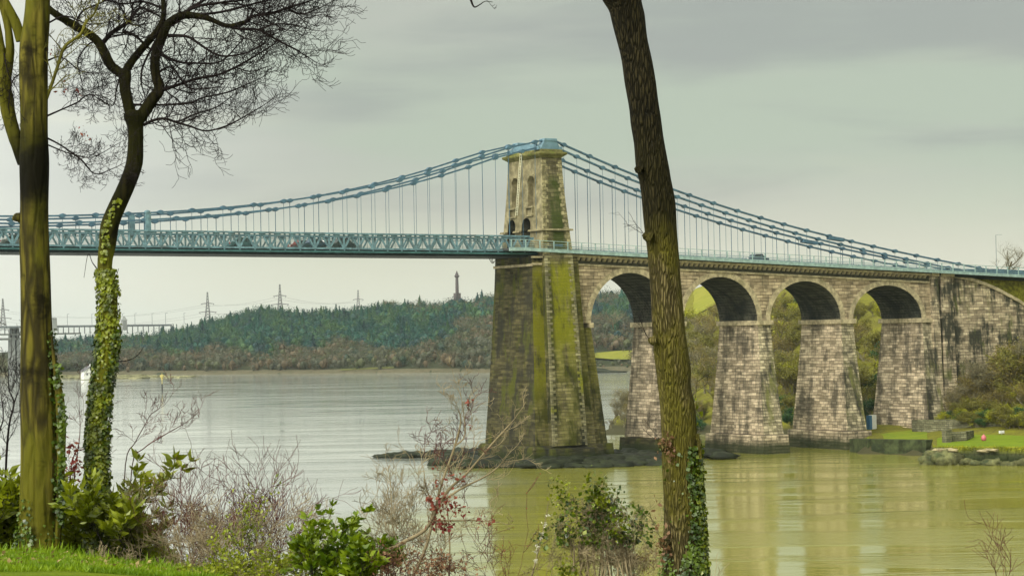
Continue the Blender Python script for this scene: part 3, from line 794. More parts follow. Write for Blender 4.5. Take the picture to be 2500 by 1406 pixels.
# bridge reflection's green painted into the turbid water; open side pale like reflected sky
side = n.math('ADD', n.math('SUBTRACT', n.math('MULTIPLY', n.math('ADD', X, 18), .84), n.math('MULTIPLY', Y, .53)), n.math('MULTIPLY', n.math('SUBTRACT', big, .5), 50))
bridge_refl = n.math('MULTIPLY', n.ramp(side, -16, 14), n.ramp(Y, 130, 25))
n.bump(n.math('MULTIPLY', h, n.math('ADD', n.math('MULTIPLY', bridge_refl, .6), .45)), .32, .35)
colw = n.mix(bridge_refl, (.37, .38, .345), n.mix(big, (.22, .215, .028), (.27, .26, .048)))
rgh = n.math('ADD', n.math('MULTIPLY', calm, .05), .045)
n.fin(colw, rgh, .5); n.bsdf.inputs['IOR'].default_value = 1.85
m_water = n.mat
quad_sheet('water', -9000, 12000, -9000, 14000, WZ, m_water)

class Polar:
    """terrain sheet laid out by bearing and range from the viewpoint"""
    def __init__(s, cols, amp=.0, ampf=.02, extra=None):
        s.px = sorted(cols); s.c = [np.array(cols[p], float) for p in s.px]; s.amp = amp; s.f = ampf
    def z(s, px, r):
        i = int(np.clip(np.searchsorted(s.px, px)-1, 0, len(s.px)-2))
        t_ = min(1, max(0, (px-s.px[i])/(s.px[i+1]-s.px[i])))
        za = np.interp(r, s.c[i][:, 0], s.c[i][:, 1]); zb = np.interp(r, s.c[i+1][:, 0], s.c[i+1][:, 1])
        z = za+(zb-za)*t_
        if s.amp:
            p = HP(px, r, 0)*s.f
            z += s.amp*(math.sin(p[0]*3.1+1.3*math.sin(p[1]*2.2))+math.sin(p[1]*4.3+1.7*math.sin(p[0]*1.9)))*.5*min(1, max(0, (z-2.5)/4))
        return z
    def build(s, name, pxs, rs, mat, kind='structure'):
        V = []; 
        for r in rs:
            for px in pxs: q = HP(px, r, s.z(px, r)); V.append(q)
        n_ = len(pxs); i = np.arange(len(rs)-1)[:, None]*n_; j = np.arange(n_-1)[None, :]
        Q = np.stack([i+j, i+j+1, i+n_+j+1, i+n_+j], -1).reshape(-1, 4)
        o = link(name, mesh_np(V, Q, True), mat); o['kind'] = kind; return o

# far shore: range of the shore and crest height by bearing
FS = {-900: (1700, 40, 500), -300: (1650, 38, 500), 0: (1600, 30, 500), 150: (1560, 27, 450), 300: (1520, 30, 420), 420: (1480, 34, 400), 500: (1450, 41, 400), 640: (1420, 52, 420), 760: (1390, 55, 420), 860: (1370, 57, 430),
      950: (1350, 59, 460), 1010: (1335, 62, 480), 1120: (1310, 70, 520), 1200: (1280, 66, 480), 1320: (1270, 62, 470), 1460: (1270, 66, 480), 1540: (1270, 68, 480), 1700: (1270, 66, 480), 2200: (1290, 76, 480), 3000: (1300, 80, 480)}
fc = {}
for p, (r, zc_, dr) in FS.items():
    zc2 = zc_-(21 if p > 700 else 11 if p > 0 else 16)
    fc[p] = [(r-60, -3), (r-4, .3), (r+3, 1.6), (r+25, 4)]+([(r+90, 9)] if 1400 < p < 1600 else [])+[(r+dr*.35, 5+(zc2-5)*.36), (r+dr*.7, 5+(zc2-5)*.8), (r+dr, zc2), (r+dr+400, zc2+2), (r+dr+1500, zc2-12)]
FT = Polar(fc, 3.0, .004)
m_far = ground('far hill ground', ((.02, .03, .012), (.045, .045, .022), (.03, .035, .016)), .01)
FT.build('far_hills', list(np.arange(-900, 3001, 30)), list(np.r_[np.arange(1180, 2300, 18), 2400, 2700, 3200, 3600]), m_far)
# a pasture on the far bank seen through the first arch
def patch(name, P, pts, mat, lift=.5):
    """area draped on terrain P; pts = (px, r) outline rows (near, far) by px"""
    V = []; n_ = len(pts)
    m_ = 6
    for px, ra, rb in pts:
        for k in range(m_+1): r = ra+(rb-ra)*k/m_; V.append(HP(px, r, P.z(px, r)+lift))
    Q = [(i*(m_+1)+k, (i+1)*(m_+1)+k, (i+1)*(m_+1)+k+1, i*(m_+1)+k+1) for i in range(n_-1) for k in range(m_)]
    o = link(name, mesh_np(V, Q, True), mat); o['kind'] = 'structure'; return o
m_field = ground('pasture', ((.17, .18, .02), (.21, .20, .03), (.14, .15, .014)), .02, .2)
patch('far_field', FT, [(1440, 1318, 1340), (1465, 1314, 1345), (1490, 1310, 1352), (1515, 1308, 1358), (1545, 1308, 1358)], m_field, 1.2)
patch('shore_meadow', FT, [(830, 1381, 1388), (900, 1371, 1380), (960, 1361, 1366)], ground('shore meadow grass', ((.10, .11, .03), (.12, .12, .04), (.09, .1, .03)), .02), .8)
patch('hill_meadow', FT, [(1040, 1700, 1800), (1080, 1690, 1810), (1120, 1690, 1815), (1165, 1700, 1800)], ground('hill meadow', ((.10, .12, .04), (.12, .12, .05), (.09, .1, .04)), .02), 2)

# ---------------------------------------------------------------- tree clumps (numpy)
def crown_cloud(kind, nq, seed):
    """leaf-card cloud, unit height 1"""
    g = np.random.default_rng(seed)
    if kind == 'con':
        t_ = g.random(nq)**.8; r = (1-t_)*.24*(.55+.45*g.random(nq)); a = g.random(nq)*2*np.pi
        tier = .035*np.sin(t_*42); pos = np.stack([(r+tier*(1-t_))*np.cos(a), (r+tier*(1-t_))*np.sin(a), .10+.90*t_-r*.25], 1); size = .085*(1.15-t_*.6)
    else:
        lob = g.normal(size=(7, 3))*[.20, .20, .15]+[0, 0, .60]; k = g.integers(0, 7, nq)
        d = g.normal(size=(nq, 3)); d /= np.linalg.norm(d, axis=1)[:, None]; rr = (.17+.06*g.random(7))[k][:, None]*(.6+.4*g.random((nq, 1)))
        pos = lob[k]+d*rr*[1.25, 1.25, 1.0]; size = .05*(.7+.6*g.random(nq)); pos[:, 2] = np.maximum(pos[:, 2], .12)
    d1 = g.normal(size=(nq, 3)); d1 /= np.linalg.norm(d1, axis=1)[:, None]
    if kind == 'con': d1 = d1*.5+np.stack([pos[:, 0]*4, pos[:, 1]*4, np.full(nq, -.25)], 1)
    d2 = np.cross(d1, g.normal(size=(nq, 3))); d2 /= np.linalg.norm(d2, axis=1)[:, None]; d1 /= np.linalg.norm(d1, axis=1)[:, None]
    s_ = np.asarray(size)[:, None]
    V = np.stack([pos-d1*s_*.5, pos+d2*s_*.4, pos+d1*s_*.6, pos-d2*s_*.4], 1)
    return V                                  # (nq,4,3)
CON = [crown_cloud('con', 130, i) for i in range(5)]; DEC = [crown_cloud('dec', 190, 20+i) for i in range(6)]
CORE = []
def core(kind):                               # dense dark heart so the crowns are not see-through
    vs = []; n_ = 7
    rings = [(.02, .13), (.13, .2), (.09, .5), (.01, .9)] if kind == 'con' else [(.04, .25), (.12, .40), (.15, .58), (.09, .72), (.02, .78)]
    for r, z in rings:
        for i in range(n_): a = 2*math.pi*i/n_; rr = r*(1+.3*math.sin(i*2.7+z*9)); vs.append((rr*math.cos(a), rr*math.sin(a), z))
    fs = [(j*n_+i, j*n_+(i+1) % n_, (j+1)*n_+(i+1) % n_, (j+1)*n_+i) for j in range(len(rings)-1) for i in range(n_)]
    return np.array(vs)[np.array(fs)]
KC, KD = core('con'), core('dec')
def wood(name, trees, mats, label=None, kind='stuff', cat=None, parent=None):
    """trees: list of (pos, height, width factor, kind, material index)"""
    Vs, Ms = [], []
    for pos, h, wf, kd, mi in trees:
        base = CON[rng.integers(len(CON))] if kd == 'con' else DEC[rng.integers(len(DEC))]
        base = np.concatenate([base, KC if kd == 'con' else KD])
        a = rng.random()*6.28; ca, sa = math.cos(a), math.sin(a)
        V = base*[h*wf, h*wf, h]; V = np.stack([V[..., 0]*ca-V[..., 1]*sa, V[..., 0]*sa+V[..., 1]*ca, V[..., 2]], -1)+np.asarray(pos)
        Vs.append(V.reshape(-1, 3)); Ms.append(np.full(len(base), mi))
    V = np.concatenate(Vs); Q = np.arange(len(V)).reshape(-1, 4)
    o = link(name, mesh_np(V, Q, mat_idx=np.concatenate(Ms)), mats, parent)
    if label: o['label'] = label
    if kind: o['kind'] = kind
    if cat: o['category'] = cat
    return o
mt_con = [leafmat('conifer a', (.0006, .034, .032), (.004, .062, .036), .1, .05), leafmat('conifer b', (.0005, .020, .026), (.002, .032, .032), .1, .05), leafmat('conifer c', (.018, .065, .026), (.035, .08, .02), .1, .05)]
mt_dec = [leafmat('bare crown grey', (.045, .050, .026), (.07, .07, .04), .15, .05), leafmat('bare crown brown', (.075, .055, .026), (.105, .075, .038), .15, .05), leafmat('bare crown olive', (.05, .062, .022), (.075, .08, .028), .15, .05), leafmat('dark broadleaf', (.012, .035, .025), (.03, .05, .022), .15, .05)]
def vn(a, b, seed=0):
    return (math.sin(a*1.7+seed)+math.sin(b*2.3+seed*1.3+1.5*math.sin(a*.9))+math.sin((a+b)*3.1+seed*2))/3
con, dec = [], []
for k in range(7600):
    px = rng.uniform(-120, 1640); f = rng.random()**.85
    r0 = np.interp(px, list(FS), [v_[0] for v_ in FS.values()]); dr = np.interp(px, list(FS), [v_[2] for v_ in FS.values()])
    r = r0+8+f*(dr+25); z = FT.z(px, r)
    if px < 130 and f > .3: continue
    if 1436 < px < 1548 and 32 < r-r0 < 92 : continue
    if 1035 < px < 1175 and f > .78: continue
    s_ = f+.16*vn(px*.012, f*5)
    edge = .25 if px < 1080 else .25+.3*min(1, (px-1080)/120)
    if px > 1440: edge = .38+.2*vn(px*.05, f*4, 3)
    if px > 1000 and f > .62+.1*vn(px*.03, 1): isc = rng.random() < .22
    elif px < 380: isc = s_ > .35 and rng.random() < .5
    else: isc = s_ > edge
    if isc:
        rd = rng.random() < .8
        con.append((HP(px, r, z-1), rng.uniform(8, 14) if rd else rng.uniform(8, 17), rng.uniform(.9, 1.5), 'dec' if rd else 'con', int(rng.choice([0, 0, 1, 2])) if vn(px*.03, f*6, 5) < .35 else 2))
    else:
        hd = rng.uniform(3, 5) if (1436 < px < 1548 and r-r0 < 34) else rng.uniform(7, 12)
        dec.append((HP(px, r, z-1.5), hd, rng.uniform(1.0, 1.5), 'dec', int(rng.choice([0, 1, 2, 3], p=[.4, .28, .22, .1]))))
wood('conifer_wood', con, mt_con, 'dark green conifer forest over the hill across the water')
wood('broadleaf_wood', dec, mt_dec, 'brown leafless wood along the foot of the far hill')
# shoreline strip of weed and stones
m_shore = ground('shore stones', ((.10, .085, .05), (.05, .05, .025), (.16, .14, .09)), .2)
tb = MB(); V = []
for px in np.arange(-300, 1660, 6):
    r0 = float(np.interp(px, list(FS), [v_[0] for v_ in FS.values()])); j = 6*vn(px*.05, 1)
    V.append((HP(px, r0-14+j, .4), HP(px, r0-4+j, 1.4+.3*vn(px*.2, 2)), HP(px, r0+14, 3.2)))
V = np.array(V); n_ = len(V); idx = np.arange(n_*3).reshape(n_, 3)
Q = np.concatenate([np.stack([idx[:-1, k], idx[1:, k], idx[1:, k+1], idx[:-1, k+1]], 1) for k in (0, 1)])
o = link('shore', mesh_np(V.reshape(-1, 3), Q, True), m_shore); o['kind'] = 'structure'
# reef spits on the left
def rocks(name, pts, mat, label=None, cat='rocks', kind=None, flat=.35, sub=2):
    bm = bmesh.new()
    for (x, y, z, s_) in pts:
        r_ = bmesh.ops.create_icosphere(bm, subdivisions=sub, radius=1.0)
        sc = np.array([s_*rng.uniform(.8, 1.6), s_*rng.uniform(.8, 1.4), s_*flat*rng.uniform(.7, 1.3)]); ph = rng.random(3)*6
        for v_ in r_['verts']:
            c0 = v_.co.copy(); k = 1+.22*math.sin(c0.x*3+ph[0])*math.cos(c0.y*3.4+ph[1])+.15*math.sin(c0.z*6+ph[2]+c0.x*4)+.10*math.sin(c0.x*11+ph[1])*math.sin(c0.y*9+c0.z*7+ph[0])
            v_.co = Vector((x+c0.x*sc[0]*k, y+c0.y*sc[1]*k, z+c0.z*sc[2]*k))
    me = bpy.data.meshes.new('m'); bm.to_mesh(me); bm.free()
    for p in me.polygons: p.use_smooth = True
    o = link(name, me, mat)
    if label: o['label'] = label
    if kind: o['kind'] = kind
    else: o['category'] = cat
    return o
m_weed = plain('seaweed rock', (.016, .021, .006), .8, .6, .5, .3, bump=.8, dark=(.012, .012, .008))
m_rock = plain('grey green rock', (.22, .21, .11), .9, .6, .6, .15, bump=.8, dark=(.05, .055, .025))
pts = []
for px in np.arange(150, 460, 7):
    y_ = 922+ (2 if px < 340 else 0); q = atZ(px, y_-3*rng.random(), WZ); pts.append((*q[:2], WZ+.1, rng.uniform(5, 11) if px < 345 else rng.uniform(3, 6)))
for px in np.arange(196, 246, 5):
    q = atZ(px, 921, WZ); pts.append((*q[:2], WZ+.7, rng.uniform(4, 6)))
rocks('reef', pts, m_rock, 'low rocky islet carrying the white cottage', 'islet', flat=.16)
pts = [(*atZ(px, 908+rng.uniform(-1, 1.5), WZ)[:2], WZ+.1, rng.uniform(4, 7)) for px in np.arange(1440, 1500, 6)]
rocks('reef', pts, m_weed, 'dark low skerry seen through the first arch', 'rocks', flat=.2)
# cottage
q = atZ(219, 919, WZ+1.9)
mb = MB(); m_white = plain('white wall', (.6, .6, .56), .8, .08, 2); m_slate = plain('slate', (.12, .12, .13), .7, .3, 2)
HB = empty('cottage', q, 'small white cottage on the low islet across the water', 'house')
mb.box(q[0]-4.5, q[0]+4.5, q[1]-3, q[1]+3, q[2]-1.5, q[2]+3.4); mb.prism([(q[0]-4.5, q[2]+3.4), (q[0]+4.5, q[2]+3.4), (q[0]+4.5, q[2]+3.45), (q[0], q[2]+6.2), (q[0]-4.5, q[2]+3.45)], q[1]-3, q[1]+3); mb.build('wall', m_white, HB)
mb = MB(); mb.bar((q[0]-5, q[1], q[2]+3.1), (q[0]+.1, q[1], q[2]+6.5), 6.8, .25); mb.bar((q[0]+5, q[1], q[2]+3.1), (q[0]-.1, q[1], q[2]+6.5), 6.8, .25); rf = mb.build('roof', m_slate, HB)
mb = MB(); mb.box(q[0]-.6, q[0]+.6, q[1]-2.6, q[1]-1.6, q[2]+5, q[2]+7.4); mb.build('chimney', m_white, rf)
for dx in (-2.6, 0, 2.6):
    mb = MB(); mb.box(q[0]+dx-.5, q[0]+dx+.5, q[1]-3.08, q[1]-2.98, q[2]+.8, q[2]+2.2); mb.build('window', m_slate, HB)
# beacon: yellow topmark on a dark post
q = atZ(396, 955, WZ); BC = empty('channel_beacon', q, 'dark post beacon with yellow topmark standing in the water', 'beacon')
mb = MB(); mb.lathe(q, [(.35, -3), (.3, 3.2)], 8); mb.build('post', plain('dark post', (.03, .03, .025), .7, .2), BC)
mb = MB(); mb.lathe((q[0], q[1], q[2]+3.2), [(.16, 0), (.16, 1.6), (.95, 3.6), (.95, 3.8), (.1, 3.9), (.1, 4.6)], 8); mb.build('topmark', plain('yellow topmark', (.50, .42, .14), .6, .2), BC)
# far column with statue
q = HP(1118, 1850, 58); zt_ = 21+(832-25-660+22.5-25)/5300*1850
zt_ = atY(1118, 661, q[1])[2]; zb_ = 58
CO = empty('column', q, 'tall grey monument column with a statue standing on the hill', 'monument')
H_ = zt_-zb_; m_col = plain('grey column stone', (.085, .07, .07), .9, .2, .3)
mb = MB(); mb.box(q[0]-2.3, q[0]+2.3, q[1]-2.3, q[1]+2.3, zb_-12, zb_+H_*.1); mb.lathe((q[0], q[1], zb_+H_*.1), [(1.45, 0), (1.4, H_*.3), (1.2, H_*.62), (1.6, H_*.64), (2.2, H_*.67), (2.2, H_*.7), (1.4, H_*.72), (1.4, H_*.77), (.8, H_*.8)], 14); mb.build('shaft', m_col, CO)
mb = MB(); mb.lathe((q[0], q[1], zb_+H_*.89), [(.75, 0), (.85, H_*.04), (.6, H_*.065), (.25, H_*.08), (.38, H_*.095), (.1, H_*.11)], 8); mb.build('statue', m_col, CO)
# pylons
m_pyl = plain('galvanised lattice', (.15, .15, .15), .6, .1, 1)
def pylon(px, ytop, ybot, r, k, label):
    q = HP(px, r, 0); zt_ = atY(px, ytop, q[1])[2]; zb = atY(px, ybot, q[1])[2]-6; H = zt_-zb
    E = empty('pylon', (q[0], q[1], zb), label, 'pylon', 'electricity pylons on the far hill')
    h = R0[:2]; mb = MB()
    def P(a, z): return (q[0]+h[0]*a, q[1]+h[1]*a, z)
    def P4(a, b, z): return (q[0]+h[0]*a-h[1]*b, q[1]+h[1]*a+h[0]*b, z)
    wv = lambda f: H*(.085*(1-f)**1.3+.012)
    lv = list(np.linspace(0, 1, 12))
    for a, b in zip(lv[:-1], lv[1:]):
        for s1, s2 in ((1, 1), (-1, 1), (-1, -1), (1, -1)):
            mb.bar(P4(s1*wv(a), s2*wv(a), zb+a*H), P4(s1*wv(b), s2*wv(b), zb+b*H), .34*k, .34*k)
        for s2 in (1, -1):
            mb.bar(P4(-wv(a), s2*wv(a), zb+a*H), P4(wv(b), s2*wv(b), zb+b*H), .2*k, .2*k); mb.bar(P4(wv(a), s2*wv(a), zb+a*H), P4(-wv(b), s2*wv(b), zb+b*H), .2*k, .2*k)
    mb.build('tower_frame', m_pyl, E)
    for f, L in ((.66, .20), (.40, .27)):
        mb = MB(); z = zb+f*H
        for s1 in (-1, 1):
            mb.bar(P(0, z+H*.012), P(s1*H*L, z-H*.02), .4*k, .4*k); mb.bar(P(0, z-H*.02), P(s1*H*L, z-H*.02), .25*k, .25*k)
            mb.bar(P(s1*H*L, z-H*.02), P(s1*H*L*.8, z-H*.055), .35*k, .35*k)
        mb.build('cross_arm', m_pyl, E)
    return q, zb, H
py = [pylon(8, 729, 792, 2150, 1.1, 'faint pylon at the left edge above the far viaduct'), pylon(508, 713, 776, 1950, 1.1, 'pylon between the ivy trunk and the tallest pylon'),
      pylon(685, 694, 757, 1900, 1.15, 'tallest pylon, centre of the ridge'), pylon(876, 708, 757, 2000, .9, 'smaller pylon half sunk behind the ridge')]
tb = Tubes()
order = [0, 1, 2, 3]
for a, b in zip(order[:-1], order[1:]):
    for f, L in ((.66, .20), (.40, .27)):
        for s1 in (-1, 1):
            A = np.array([*(py[a][0][:2]+R0[:2]*s1*py[a][2]*L), py[a][1]+f*py[a][2]-2]); B = np.array([*(py[b][0][:2]+R0[:2]*s1*py[b][2]*L), py[b][1]+f*py[b][2]-2])
            tt = np.linspace(0, 1, 13)[:, None]; P_ = A+(B-A)*tt; P_[:, 2] -= 4*np.linalg.norm(B-A)*.03*(tt*(1-tt))[:, 0]
            tb.add(P_, np.full(13, .09), 3)
tag(tb.build('power_lines', m_pyl), 'thin overhead wires slung between the pylons', 'power line')
# far road bridge on the left
q0, q1 = HP(-60, 1530, 0), HP(405, 1590, 0)
zdk = atY(200, 794, HP(200, 1560, 0)[1])[2]
BB = empty('far_bridge', HP(100, 1550, WZ), 'distant two level concrete and steel bridge behind the ivy trunks', 'bridge')
m_conc = plain('far concrete', (.22, .23, .22), .9, .15, .1); m_fsteel = plain('far steel', (.15, .17, .18), .7, .15, .1)
def seg(mb, pa, pb, z0, z1, wd):
    A = HP(pa, 1530+(pa+60)*.13, 0); B = HP(pb, 1530+(pb+60)*.13, 0); mb.bar((A[0], A[1], (z0+z1)/2), (B[0], B[1], (z0+z1)/2), wd, z1-z0)
mb = MB(); seg(mb, -400, 410, zdk-1.3, zdk, 12); mb.build('road_deck', m_fsteel, BB)
mb = MB(); seg(mb, -400, 45, zdk-9.6, zdk-8.2, 9); seg(mb, -400, 190, zdk-6.2, zdk-5.2, 9); mb.build('rail_deck', m_conc, BB)
for px_ in (-150, -60, 28, 40):
    mb = MB(); q = HP(px_, 1530+(px_+60)*.13, 0); zl = WZ-1 if px_ < 60 else 12; mb.frus((q[0]-1.4, q[0]+1.4, q[1]-5, q[1]+5), zl, (q[0]-1.0, q[0]+1.0, q[1]-4, q[1]+4), zdk-1.3); mb.build('column', m_conc, BB)
mb = MB()
for px_ in np.arange(-300, 400, 13): q = HP(px_, 1530+(px_+60)*.13-3, 0); mb.bar((q[0], q[1], zdk-6), (q[0], q[1], zdk-1), .5, .5)
mb.build('spandrel_posts', m_fsteel, BB)
for px_ in (54, 110, 165, 225, 300, 330, 372, 405, 450):
    q = HP(px_, 1530+(px_+60)*.13, zdk); mb = MB(); mb.bar(q, q+np.array([0, 0, 8.]), .22, .22); mb.bar(q+np.array([0, 0, 8.]), q+np.array([1.2, -.8, 8.2]), .2, .2)
    o = mb.build('lamp_post', m_fsteel); tag(o, 'thin lamp post standing on the distant bridge', 'lamp post', 'lamp posts along the distant bridge')
for px_, r, h, lb in ((132, 1540, 9, 'square block tower on the distant bridge beside the big trunk'), (303, 1560, 7, 'small pointed tower right of the ivy trunk on the distant bridge')):
    q = HP(px_, r, zdk-4); mb = MB(); mb.frus((q[0]-1.8, q[0]+1.8, q[1]-2, q[1]+2), q[2], (q[0]-1.5, q[0]+1.5, q[1]-2, q[1]+2), q[2]+h); mb.frus((q[0]-2, q[0]+2, q[1]-2.2, q[1]+2.2), q[2]+h, (q[0]-.4, q[0]+.4, q[1]-.4, q[1]+.4), q[2]+h+(3 if px_ > 200 else .8))
    tag(mb.build('bridge_tower', m_conc), lb, 'tower')

# ---------------------------------------------------------------- rocks under the tower
pts = []
for k in range(190):
    x = rng.uniform(-14, 30); y = rng.uniform(-8.5, 15) if x > -9 else rng.uniform(0, 16)
    if -6.5 < x < 11 and -4.5 < y < 13: y = rng.uniform(-7.5, -4)
    pts.append((x, y, WZ+.1+rng.random()*.5, rng.uniform(1.2, 2.6)))
for px in np.arange(1170, 1640, 7):
    q = atZ(px, 1136+rng.uniform(-6, 5)-6*max(0, (px-1450)/190), WZ); pts.append((*q[:2], WZ+.05, rng.uniform(1.4, 2.4)))
rocks('rock_shelf', pts, m_weed, 'dark weedy rock shelf around the foot of the tower', 'rocks')
pts = []
for px in np.arange(930, 1180, 4):
    tt = (px-930)/250; q = atZ(px, 1116-3*tt+rng.uniform(-4, 3)*(.4+tt), WZ); pts.append((*q[:2], WZ+.05+.25*rng.random(), .8+1.5*tt+rng.random()*.7))
rocks('reef', pts, m_weed, 'thin black reef trailing left from the foot of the tower', 'rocks')

# ---------------------------------------------------------------- right bank
rb = {1440: [(400, -2), (1000, -2), (1150, -2), (2000, -2)],
 1468: [(400, -2), (438, -.5), (446, .9), (456, 1.2), (470, -1), (1100, -2), (2000, -2)],
 1500: [(400, -2), (440, -.5), (447, 1.2), (470, 3.2), (492, 3.0), (520, -1), (1100, -2), (2000, -2)],
 1600: [(400, -2), (440, -.5), (447, 1.2), (470, 3.2), (492, 3.0), (520, 1), (1000, 1.2), (2000, -2)],
 1660: [(400, -2), (436, -.5), (444, 1.2), (470, 3), (520, 8), (600, 15), (690, 23), (780, 30), (870, 34), (1100, 30), (2000, 10)],
 1700: [(400, -2), (436, -.5), (444, 1.2), (470, 3), (520, 8), (600, 15), (690, 23), (800, 37), (870, 39), (1100, 34), (2000, 10)],
 1900: [(390, -2), (412, -.5), (420, 1.3), (450, 5), (500, 13), (580, 23), (680, 38), (780, 45), (1100, 44), (2000, 10)],
 2060: [(350, -2), (374, -.5), (378, 1.2), (382, 2.3), (440, 8), (500, 17), (600, 32), (800, 46), (1100, 44), (2000, 10)],
 2120: [(330, -2), (360, -2), (363, 1.0), (365, 3.0), (400, 3.6), (450, 10), (520, 22), (650, 38), (900, 46), (2000, 10)],
 2262: [(330, -2), (354, -2), (357, 1.0), (359, 3.1), (392, 3.8), (430, 12), (470, 20), (600, 36), (900, 46), (2000, 10)],
 2272: [(320, -2), (331, -2), (335, 1.0), (336, 3.0), (384, 3.8), (396, 5), (430, 14), (470, 22), (600, 34), (900, 36), (2000, 10)],
 2400: [(315, -2), (330, -2), (334, 1.0), (335, 3.0), (366, 3.8), (380, 5.5), (397, 9), (404, 11), (417, 26), (430, 28), (600, 34), (900, 36), (2000, 10)],
 2500: [(310, -2), (326, -2), (330, 1.0), (331, 3.0), (360, 3.8), (374, 6), (392, 9.5), (404, 12), (417, 26), (430, 28), (600, 33), (900, 34), (2000, 10)],
 3000: [(300, -2), (322, -2), (326, 1.0), (327, 3.0), (345, 5), (365, 12), (392, 26), (420, 30), (600, 38), (900, 46), (2000, 10)],
 3600: [(280, -2), (312, -2), (316, 1.0), (317, 3.0), (335, 5), (355, 12), (382, 26), (420, 30), (600, 38), (900, 46), (2000, 10)]}
RB = Polar(rb, 1.2, .03)
m_bank = ground('bank grass and earth', ((.13, .13, .012), (.08, .07, .018), (.20, .19, .012)), .25, mud=(.045, .042, .022))
RB.build('right_bank', sorted(set(list(np.arange(1440, 3601, 20))+[2262, 2272, 1468])), sorted(set(list(np.arange(300, 480, 3))+[331, 335, 334, 361, 365, 359]+list(np.arange(480, 1000, 12))+[1100, 1300, 1600, 2000])), m_bank)
m_lawn = ground('mown lawn', ((.09, .14, .006), (.13, .18, .008), (.16, .19, .012)), .25, .15)
patch('lawn', RB, [(2282, 337, 360), (2300, 337, 366), (2340, 337, 366), (2400, 336, 364), (2450, 334, 361), (2500, 333, 359), (2700, 331, 352), (2900, 329, 346)], m_lawn, .05)
patch('grass_verge', RB, [(2112, 366.5, 378), (2160, 365, 384), (2220, 362, 388), (2258, 361, 390)], ground('verge grass', ((.11, .17, .012), (.18, .22, .012), (.13, .12, .02)), .25, .15), .06)
patch('hill_field', RB, [(1640, 700, 880), (1700, 720, 880), (1760, 720, 880), (1830, 700, 860), (1905, 660, 850), (1960, 640, 850), (2020, 640, 840)], m_field, .4)
# distant hills beyond the field
Polar({1580: [(3500, 0), (5200, 40), (6000, 20)], 1640: [(3500, 40), (5200, 110), (6000, 60)], 1700: [(3500, 50), (5200, 125), (6000, 60)], 1800: [(3500, 50), (5200, 118), (6000, 60)], 2200: [(3500, 50), (5200, 110), (6000, 60)], 4000: [(3500, 40), (5200, 90), (6000, 40)]}).build(
    'distant_hills', list(np.arange(1580, 3600, 20)), [3500, 4200, 5200, 6000], m_far)
# rubble sea walls
m_wallr = stone('rubble wall', (.26, .25, .15), (.12, .115, .06), dark=.5, w=.9, h=.35, tide=True)
def wallrun(name, pts, thick, label, mat, cat='wall', parent=None):
    mb = MB(); P_ = [np.array(p, float) for p in pts]          # (x,y,z0,z1)
    for a, b in zip(P_[:-1], P_[1:]):
        d = b[:2]-a[:2]; L = np.linalg.norm(d); n2 = np.array([-d[1], d[0]])/L*thick/2
        mb.hexa([(*(a[:2]-n2), a[2]), (*(b[:2]-n2), b[2]), (*(b[:2]+n2), b[2]), (*(a[:2]+n2), a[2]), (*(a[:2]-n2), a[3]), (*(b[:2]-n2), b[3]), (*(b[:2]+n2), b[3]), (*(a[:2]+n2), a[3])])
    return tag(mb.build(name, mat), label, cat)
def hw(px, r, z0, z1): q = HP(px, r, 0); return (q[0], q[1], z0, z1)
m_dwall = plain('dark weedy wall', (.045, .055, .022), .9, .6, .6, .15, bump=.8, dark=(.015, .022, .012))
wallrun('sea_wall', [hw(2085, 371, -1, 3.0), hw(2130, 364.5, -1, 3.2), hw(2200, 362, -1, 3.2), hw(2268, 358, -1, 3.3)], 2.5, 'dark sea wall between the last piers and the rocky point', m_dwall)
pts = []
for px in np.r_[np.arange(2258, 2330, 2.0), np.arange(2330, 3000, 9)]:
    r = np.interp(px, [2270, 2500, 3000], [334, 329.5, 325.5]); q = HP(px, r+rng.uniform(-.6, .8), 0); pts.append((*q[:2], WZ+rng.uniform(.0, 1.5 if px < 2330 else .5), rng.uniform(.6, 1.6) if px < 2330 else rng.uniform(.5, 1.0)))
rocks('rock_bank', pts, plain('rock bank', (.11, .11, .045), .9, .6, .6, .15, bump=.9, dark=(.03, .045, .02)), 'mossy boulder bank below the lawn at the right edge', 'rocks', flat=.75)
pts = []
for px, dy in ((2268, 1.9), (2285, 2.2), (2305, 2.3), (2325, 2.2), (2400, 2.2), (2415, 2.3)):
    q = HP(px, np.interp(px, [2270, 2500], [334.5, 330.5]), 0); pts.append((*q[:2], WZ+dy-.1, 1.0))
m_palerock = plain('pale lichen rock', (.30, .25, .14), .9, .4, .8, .15, bump=.7, dark=(.2, .2, .08))
rocks('pale_rocks', pts[:4], m_palerock, 'pale weathered slab at the left tip of the boulder bank', 'rocks', flat=.35)
rocks('pale_rocks', pts[4:], m_palerock, 'smaller pale slab farther right on top of the boulder bank', 'rocks', flat=.35)
